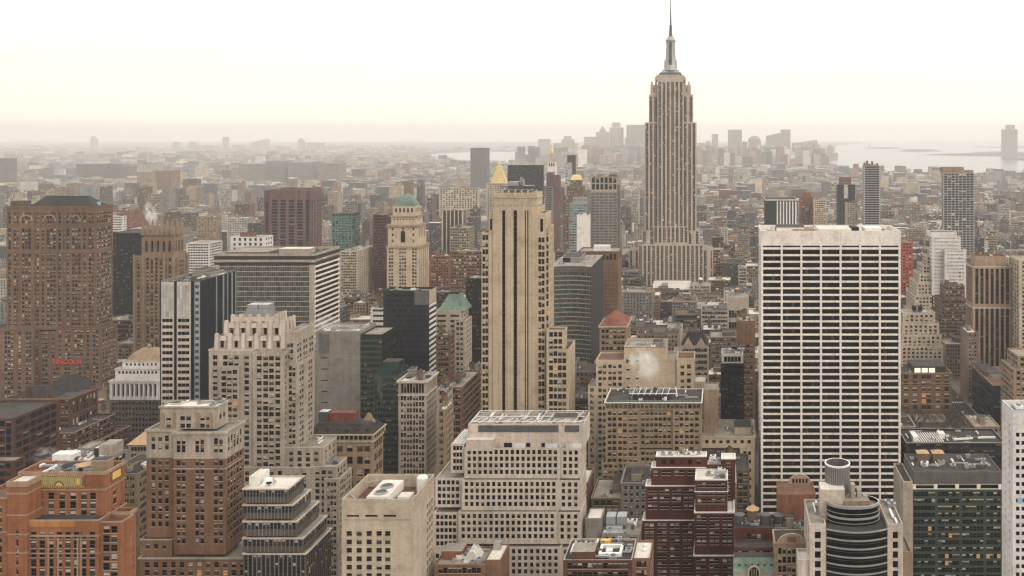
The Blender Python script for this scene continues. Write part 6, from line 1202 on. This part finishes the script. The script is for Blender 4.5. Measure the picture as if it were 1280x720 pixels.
while y < 16000:
    st = 70 if y < 6000 else (120 if y < 9000 else 220)
    xa, xb = PX(-30, y) - 60, PX(1310, y) + 60; x = xa + rg.random() * 20
    while x < xb:
        cellr = random.Random(int(x // 650) * 7919 + int(y // 800) * 104729 + 5); cz = cellr.random(); tone = cellr.uniform(.7, 1.3); tall = cellr.random()
        if cz < .07: x += 60; continue
        wd = rg.uniform(14, 44) * (1 if y < 5500 else (1.7 if y < 9000 else 3)); h = max(8, rg.gauss(17, 6)); r = rg.random()
        if r < (.16 if tall > .8 else .025): h = rg.uniform(35, 70); wd = rg.uniform(18, 60)
        elif r < .09: h = rg.uniform(22, 40)
        if 6500 < y < 8900 and PP(x, 0, y)[0] > 640 and PP(x, 0, y)[0] < 1050 and rg.random() < .45: h = rg.uniform(60, 150); wd = rg.uniform(30, 60)
        if free(x, x + wd, y, y + st * .6): addlot(x, x + wd, y, y + st * rg.uniform(.4, .72), h)
        x += wd + rg.uniform(0, 14) * (1 if y < 6000 else 2)
    y += st * rg.uniform(.9, 1.15)
# painter's test, near to far: how many pixels of each lot the photograph's camera sees
buf = np.full((720, 1280), -1, dtype=np.int32); allb = [(r[0], r[1], r[2], r[3], r[5], -2 - i) for i, r in enumerate(RECTS)] + [(l[0], l[1], l[2], l[3], l[4], i) for i, l in enumerate(LOTS)]
allb.sort(key=lambda t: t[2])
for x0, x1, y0, y1, h, idx in allb:
    p0, t0 = PP(x0, h, y0); p1, t1 = PP(x1, h, y0); q0, s0 = PP(x0, h, y1); q1, s1 = PP(x1, h, y1); bt = PP(0, 0, y0)[1]
    A, Bx = int(max(0, min(p0, q0))), int(min(1280, max(p1, q1) + 1)); C, Dd = int(max(0, min(t0, s0))), int(min(720, bt + 1))
    if A < Bx and C < Dd:
        v = buf[C:Dd, A:Bx]; v[v == -1] = idx
ids, cnt = np.unique(buf[buf >= 0], return_counts=True)
order = ids[np.argsort(-cnt)]; NEARN = 200
solo = [i for i in order if LOTS[i][2] < 2600][:NEARN]; SOLO = set(int(i) for i in solo)
vis = dict(zip(ids.tolist(), cnt.tolist()))
# landmarks for the labels
marks = []
k = 0
for B in BUILDINGS:
    if B.short and B.ext:
        e_ = max(B.ext, key=lambda t: t[5]); a = PP(e_[0], e_[5], e_[2]); c = PP(e_[1], e_[5], e_[2]); marks.append((B.short, (a[0] + c[0]) / 2, a[1], c[0] - a[0], B.Y))
used = {}; genlab = {}
colmat = {n: masonry('city ' + n, c, var=.28) for n, c in PAL}
pend = []
for i in solo:
    x0, x1, y0, y1, h, sd = LOTS[i]; r = random.Random(sd); cn = r.choices([p[0] for p in PAL], (5, 4, 2, 4, 4, 3, 4, 2, 2))[0]
    ys, xs_ = np.nonzero(buf == i); cx, cyy = xs_.mean(), ys.mean(); w_ = x1 - x0
    size = ('narrow ' if w_ < 15 else 'wide ' if w_ > 28 else '') + ('high' if h > 58 else 'low' if h < 32 else 'mid height')
    ft = r.choice(('two water tanks', 'one water tank', 'a flat roof', 'a roof bulkhead', 'a pale roof', 'a black roof', 'two roof sheds')); 
    cand = sorted(marks, key=lambda m: math.hypot((m[1] - cx), (m[2] - cyy) * 1.3))[:4]
    pend.append((i, cx, cyy, size, cn, ft, cand))
def rel(cx, cyy, m):
    dx, dy = cx - m[1], cyy - m[2]
    if abs(dx) > abs(dy): return ('right of the ' if dx > 0 else 'left of the ') + m[0]
    return ('beyond the ' if dy < 0 else 'lower down by the ') + m[0]
for lev in (1, 2, 3, 4):
    done = {}
    for (i, cx, cyy, size, cn, ft, cand) in pend:
        if i in genlab and lev > 1 and i not in bad: continue
        l = f'{size} {cn} block with {ft} ' + rel(cx, cyy, cand[min(lev - 1, 1)] if lev in (2,) else cand[0])
        if lev == 3: l = f'{size} {cn} block with {ft} ' + rel(cx, cyy, cand[2])
        if lev == 4: l = f'{size} {cn} block with {ft.split()[-1]} ' + rel(cx, cyy, cand[0]) + ', ' + ('nearer one' if cyy > np.mean([q[2] for q in pend if genlab.get(q[0]) == genlab[i]]) else 'farther one')
        genlab[i] = l
    for i_ in genlab:
        if len(genlab[i_].split()) > 16: genlab[i_] = genlab[i_].replace(' a ', ' ').replace(' block with', ' block,')
        if len(genlab[i_].split()) > 16: genlab[i_] = genlab[i_].replace('mid height ', '').replace('one ', '').replace('two ', '')
    c_ = {}
    for v in genlab.values(): c_[v] = c_.get(v, 0) + 1
    bad = {i for i, v in genlab.items() if c_[v] > 1}
    if not bad: break
styles = [(3.6, 1.4, .5), (3.8, 1.8, .52), (4.2, 2.2, .55), (3.5, 1.2, .5)]
for (i, cx, cyy, size, cn, ft, cand) in pend:
    x0, x1, y0, y1, h, sd = LOTS[i]; r = random.Random(sd); W = x1 - x0; fh, ww, wh = r.choice(styles)
    B = Bld('city_block', genlab[i], y0, 'tan', near=False, group='ordinary city blocks between the towers', roof={'a pale roof': 'whiteroof', 'a black roof': 'tar'}.get(ft, r.choice(('gravel', 'tar', 'brownroof', 'gravel', 'whiteroof'))))
    B.mat = colmat[cn]; n = max(2, int(W / r.uniform(2.6, 3.6)))
    f_ = S(n, fh, ww, wh, mar=1, top=1.8, bot=1, rec=.3, bl=.35, lit=.012)
    blank = r.random() < .5
    B.tier(x0, x1, h, 0, dep=y1 - y0, f=f_, side=None if not blank else 0, px=False, para=r.uniform(.7, 1.4), cop=(.7, .35, r.choice(('stone', 'tan', 'brown', 'grey'))) if r.random() < .5 else None, zlow=min(700, cyy + 90))
    B.clutter(r.randint(2, 6), 1, tank={'two water tanks': 2, 'one water tank': 1}.get(ft, 0), big={'a roof bulkhead': 1, 'two roof sheds': 2}.get(ft, 1))
# every other lot: one mass
def citymat():
    m, t, p = _nodes('distant masonry'); gN = t.nodes.new('ShaderNodeNewGeometry'); at = t.nodes.new('ShaderNodeAttribute'); at.attribute_name = 'tint'
    sp_ = t.nodes.new('ShaderNodeSeparateXYZ'); t.links.new(gN.outputs['Position'], sp_.inputs[0]); sn_ = t.nodes.new('ShaderNodeSeparateXYZ'); t.links.new(gN.outputs['True Normal'], sn_.inputs[0])
    side = _math(t, 'GREATER_THAN', _math(t, 'ABSOLUTE', sn_.outputs['X']), .5); ax = _math(t, 'ADD', _math(t, 'MULTIPLY', sp_.outputs['Y'], side), _math(t, 'MULTIPLY', sp_.outputs['X'], _math(t, 'SUBTRACT', 1, side)))
    u = _math(t, 'FRACT', _math(t, 'DIVIDE', ax, 3.1)); v = _math(t, 'FRACT', _math(t, 'DIVIDE', sp_.outputs['Z'], 3.7))
    w1 = _math(t, 'MULTIPLY', _math(t, 'GREATER_THAN', u, .28), _math(t, 'LESS_THAN', u, .74)); w2 = _math(t, 'MULTIPLY', _math(t, 'GREATER_THAN', v, .25), _math(t, 'LESS_THAN', v, .76))
    wall = _math(t, 'LESS_THAN', sn_.outputs['Z'], .5); win = _math(t, 'MULTIPLY', _math(t, 'MULTIPLY', w1, w2), _math(t, 'MULTIPLY', wall, _math(t, 'MULTIPLY', at.outputs['Alpha'], .9)))
    nzv = _range(t, _noise(t, gN.outputs['Position'], .05, 4), .72, 1.25)
    mx = t.nodes.new('ShaderNodeMix'); mx.data_type = 'RGBA'; t.links.new(win, mx.inputs['Factor']); t.links.new(_scalecol(t, at.outputs['Color'], nzv), mx.inputs['A']); mx.inputs['B'].default_value = (.018, .018, .022, 1)
    t.links.new(mx.outputs['Result'], p.inputs['Base Color']); p.inputs['Roughness'].default_value = .9; p.inputs['Specular IOR Level'].default_value = .2
    return m
V, FC, TI = [], [], []
RO = [(.06, .055, .05), (.20, .18, .155), (.30, .27, .23), (.11, .08, .06), (.5, .46, .41), (.16, .15, .14), (.42, .40, .37)]
def cbox(x0, x1, y0, y1, z0, z1, c, rc, wn_):
    n = len(V); V.extend([(x0, y0, z0), (x1, y0, z0), (x1, y1, z0), (x0, y1, z0), (x0, y0, z1), (x1, y0, z1), (x1, y1, z1), (x0, y1, z1)])
    FC.extend([(n, n + 1, n + 5, n + 4), (n + 1, n + 2, n + 6, n + 5), (n + 2, n + 3, n + 7, n + 6), (n + 3, n, n + 4, n + 7), (n + 4, n + 5, n + 6, n + 7)])
    TI.extend([(*c, wn_)] * 4 + [(*rc, 0)])
for i, (x0, x1, y0, y1, h, sd) in enumerate(LOTS):
    if i in SOLO: continue
    if i not in vis and y0 < 2500 and random.Random(sd).random() < .5: continue
    r = random.Random(sd); nm, c = r.choices(PAL, (5, 4, 2, 5, 4, 4, 3, 2, 3))[0]; f_ = r.uniform(.75, 1.2) * (random.Random(int(x0 // 650) * 31 + int(y0 // 800) * 17).uniform(.7, 1.25) if y0 > 2900 else 1); c = tuple(q * f_ for q in c); rc = r.choice(RO)
    cbox(x0, x1, y0, y1, -.3, h, c, rc, 0 if r.random() < .2 else 1)
    if y0 < 3600:
        for k in range(r.randint(1, 3)):
            a = r.uniform(2, 6); bx = r.uniform(x0 + .3, max(x0 + .4, x1 - a)); by = r.uniform(y0 + .5, y1 - 5); cbox(bx, min(bx + a, x1 - .2), by, by + r.uniform(2, 5), h, h + r.uniform(1.2, 5), r.choice(PAL)[1], r.choice(RO), 0)
me = bpy.data.meshes.new('distant_city'); me.from_pydata(V, [], FC); at = me.attributes.new('tint', 'FLOAT_COLOR', 'FACE'); at.data.foreach_set('color', np.array(TI, dtype=np.float32).ravel()); me.materials.append(citymat())
o = link('distant_city', me); o['kind'] = 'stuff'; o['label'] = 'mass of low hazy city blocks reaching to the horizon'
print('lots', len(LOTS), 'solo', len(solo), 'min visible', vis[solo[-1]], 'dup labels', len(bad))

# ------------------------------------------------------------------ bare park trees, cars, steam
BARK = rooflay('grey brown bark', (.085, .062, .048), .25)
def tree_mesh(seed):
    r = random.Random(seed); tk, cr_ = MB(), MB()
    def limb(b, p, q_, r0, r1):
        p, q_ = Vector(p), Vector(q_); d = (q_ - p).normalized(); a = d.orthogonal().normalized(); c = d.cross(a)
        k = [[p + (a * math.cos(t) + c * math.sin(t)) * r0 for t in (0, 1.57, 3.14, 4.71)], [q_ + (a * math.cos(t) + c * math.sin(t)) * r1 for t in (0, 1.57, 3.14, 4.71)]]
        for i in range(4): b.poly([tuple(k[0][i]), tuple(k[0][(i + 1) % 4]), tuple(k[1][(i + 1) % 4]), tuple(k[1][i])], BARK)
    limb(tk, (0, 0, 0), (.2, .1, 4.5), .38, .28)
    def grow(p, d, L, r0, lv):
        q_ = p + d * L; limb(tk if lv == 0 else cr_, p, q_, r0, r0 * .6)
        if lv == 4: return
        for k in range(r.choice((3, 3, 4)) if lv < 3 else 4):
            nd = (d + Vector((r.uniform(-1, 1), r.uniform(-1, 1), r.uniform(-.25, .75))) * .75).normalized(); grow(q_ if k < 2 else p + d * L * r.uniform(.5, .9), nd, L * r.uniform(.6, .85), r0 * .58, lv + 1)
    for k in range(5): a = k * 1.256 + r.random(); grow(Vector((.2, .1, 4.3)), Vector((math.cos(a) * .65, math.sin(a) * .65, .9)).normalized(), 3.4, .2, 1)
    return tk.mesh('trunk'), cr_.mesh('crown')
TM = [tree_mesh(s_) for s_ in (1, 2, 3)]
rt = random.Random(4); spots = []
for j in range(4):
    for k in range(7): spots.append((96 + k * 14 + rt.uniform(-4, 4), 705 + j * 19 + rt.uniform(-5, 5)))
for k, (x, y) in enumerate(spots):
    t = bpy.data.objects.new('bare_tree', None); COL.objects.link(t); t.location = (x, y, 0); t.rotation_euler.z = rt.random() * 6; sc_ = rt.uniform(1.1, 1.6); t.scale = (sc_,) * 3
    t['label'] = 'leafless brown tree in the small park below the brick block with glowing roof lights'; t['category'] = 'tree'; t['group'] = 'bare trees in the small park'
    link('trunk', TM[k % 3][0], t); link('crown', TM[k % 3][1], t)
def car_mesh(m_, taxi):
    b = MB(); sec = [(-2.3, .55), (-2.25, .95), (-1.2, 1.0), (-.7, 1.45), (1.0, 1.45), (1.7, .98), (2.3, .9), (2.35, .5), (2.35, .3), (-2.3, .3)]
    for s_ in (-1, 1): l = [(s_ * .88, a, z_) for a, z_ in sec]; b.poly(l if s_ > 0 else l[::-1], m_)
    for i in range(len(sec)): a, c = sec[i], sec[(i + 1) % len(sec)]; b.poly([(-.88, *a), (.88, *a), (.88, *c), (-.88, *c)], M['g0'] if i in (2, 4) else m_)
    for s_ in (-1, 1): b.box(s_ * .9 - .02, s_ * .9 + .02, -.9, 1.2, 1.02, 1.36, M['g0'])
    if taxi: b.box(-.35, .35, -.1, .2, 1.45, 1.62, M['trim'])
    wl_ = MB()
    for s_ in (-1, 1):
        for yq in (-1.45, 1.45):
            for i in range(10):
                a, c = i * .628, (i + 1) * .628; P = lambda t, x_: (x_, yq + .34 * math.cos(t), .34 + .34 * math.sin(t))
                wl_.poly([P(a, s_ * .68), P(c, s_ * .68), P(c, s_ * .92), P(a, s_ * .92)], M['black'])
            wl_.poly([P(i * .628, s_ * .93) for i in range(10)], M['black'])
    return b.mesh('body'), wl_.mesh('wheels')
CM = {'yellow': car_mesh(M['yellow'], True), 'white': car_mesh(M['trim'], False), 'black': car_mesh(M['black'], False), 'red': car_mesh(M['redpaint'], False)}
cars = [('yellow', 3, 838), ('yellow', 0, 905), ('white', 1, 872), ('yellow', 2, 772), ('white', 2, 792), ('black', 0, 815), ('red', 3, 756), ('red', 1, 762), ('white', 3, 925), ('black', 2, 950), ('yellow', 1, 1000), ('black', 3, 782), ('red', 0, 1040), ('white', 0, 745), ('yellow', 2, 1075)]
for k, (c, ln, y) in enumerate(cars):
    t = bpy.data.objects.new('car', None); COL.objects.link(t); t.location = (AX0 + 3.5 + 7 * ln, y, .012); t.rotation_euler.z = math.pi
    same = sorted(q[2] for q in cars if q[0] == c); n_ = same.index(y)
    t['label'] = f"{c + ' taxi' if c == 'yellow' else c + ' car'} on the avenue, {('nearest', 'second nearest', 'third nearest', 'fourth nearest', 'farthest')[n_]} {c} one"; t['category'] = 'car'; t['group'] = 'cars driving along the avenue'
    link('body', CM[c][0], t); x = link('wheels', CM[c][1], t)
def steam(lab, c, size, dens, seed, sc_=.25):
    bm = bmesh.new(); bmesh.ops.create_icosphere(bm, subdivisions=2, radius=1); me = bpy.data.meshes.new('steam_plume'); bm.to_mesh(me); bm.free()
    m = bpy.data.materials.new('steam'); m.use_nodes = True; t = m.node_tree; t.nodes.clear(); pv_ = t.nodes.new('ShaderNodeVolumePrincipled'); pv_.inputs['Color'].default_value = (.98, .95, .92, 1)
    tc_ = t.nodes.new('ShaderNodeTexCoord'); n_ = t.nodes.new('ShaderNodeTexNoise'); n_.inputs['Scale'].default_value = 1.5; n_.inputs['Detail'].default_value = 6; n_.inputs['Distortion'].default_value = 1.2; mp_ = t.nodes.new('ShaderNodeMapping'); mp_.inputs['Location'].default_value = (seed, seed, 0)
    t.links.new(tc_.outputs['Object'], mp_.inputs[0]); t.links.new(mp_.outputs[0], n_.inputs['Vector'])
    ln = t.nodes.new('ShaderNodeVectorMath'); ln.operation = 'LENGTH'; t.links.new(tc_.outputs['Object'], ln.inputs[0]); fall = _range(t, ln.outputs['Value'], 1, 0, .35, 1.0)
    t.links.new(_math(t, 'MULTIPLY', _math(t, 'MULTIPLY', fall, _range(t, n_.outputs['Fac'], 0, 1, .44, .7)), dens), pv_.inputs['Density']); ou = t.nodes.new('ShaderNodeOutputMaterial'); t.links.new(pv_.outputs[0], ou.inputs['Volume'])
    me.materials.append(m); o = link('steam_plume', me, None, c); o.scale = size; o['kind'] = 'stuff'; o['label'] = lab; return o
o = steam('white steam puff drifting before the taller beige block', (PX(806, 572), 572, PZ(456, 572)), (10, 8, 14), .5, 1); o.rotation_euler = (0, R(-25), 0)
o = steam('bright steam wisp behind the spiky crowned tower', (PX(188, 960), 960, PZ(268, 960)), (7, 6, 15), .5, 3); o.rotation_euler = (0, R(-15), 0)
o = steam('thin steam wisp over the blank grey flank roof', (PX(408, 655), 655, PZ(405, 655)), (12, 4, 8), .25, 5)
o = steam('steam over the air plant behind the orange tower', (PX(58, 405), 405, PZ(568, 405)), (8, 4, 4), .12, 7)
for B in BUILDINGS: B.done()
late_sign()
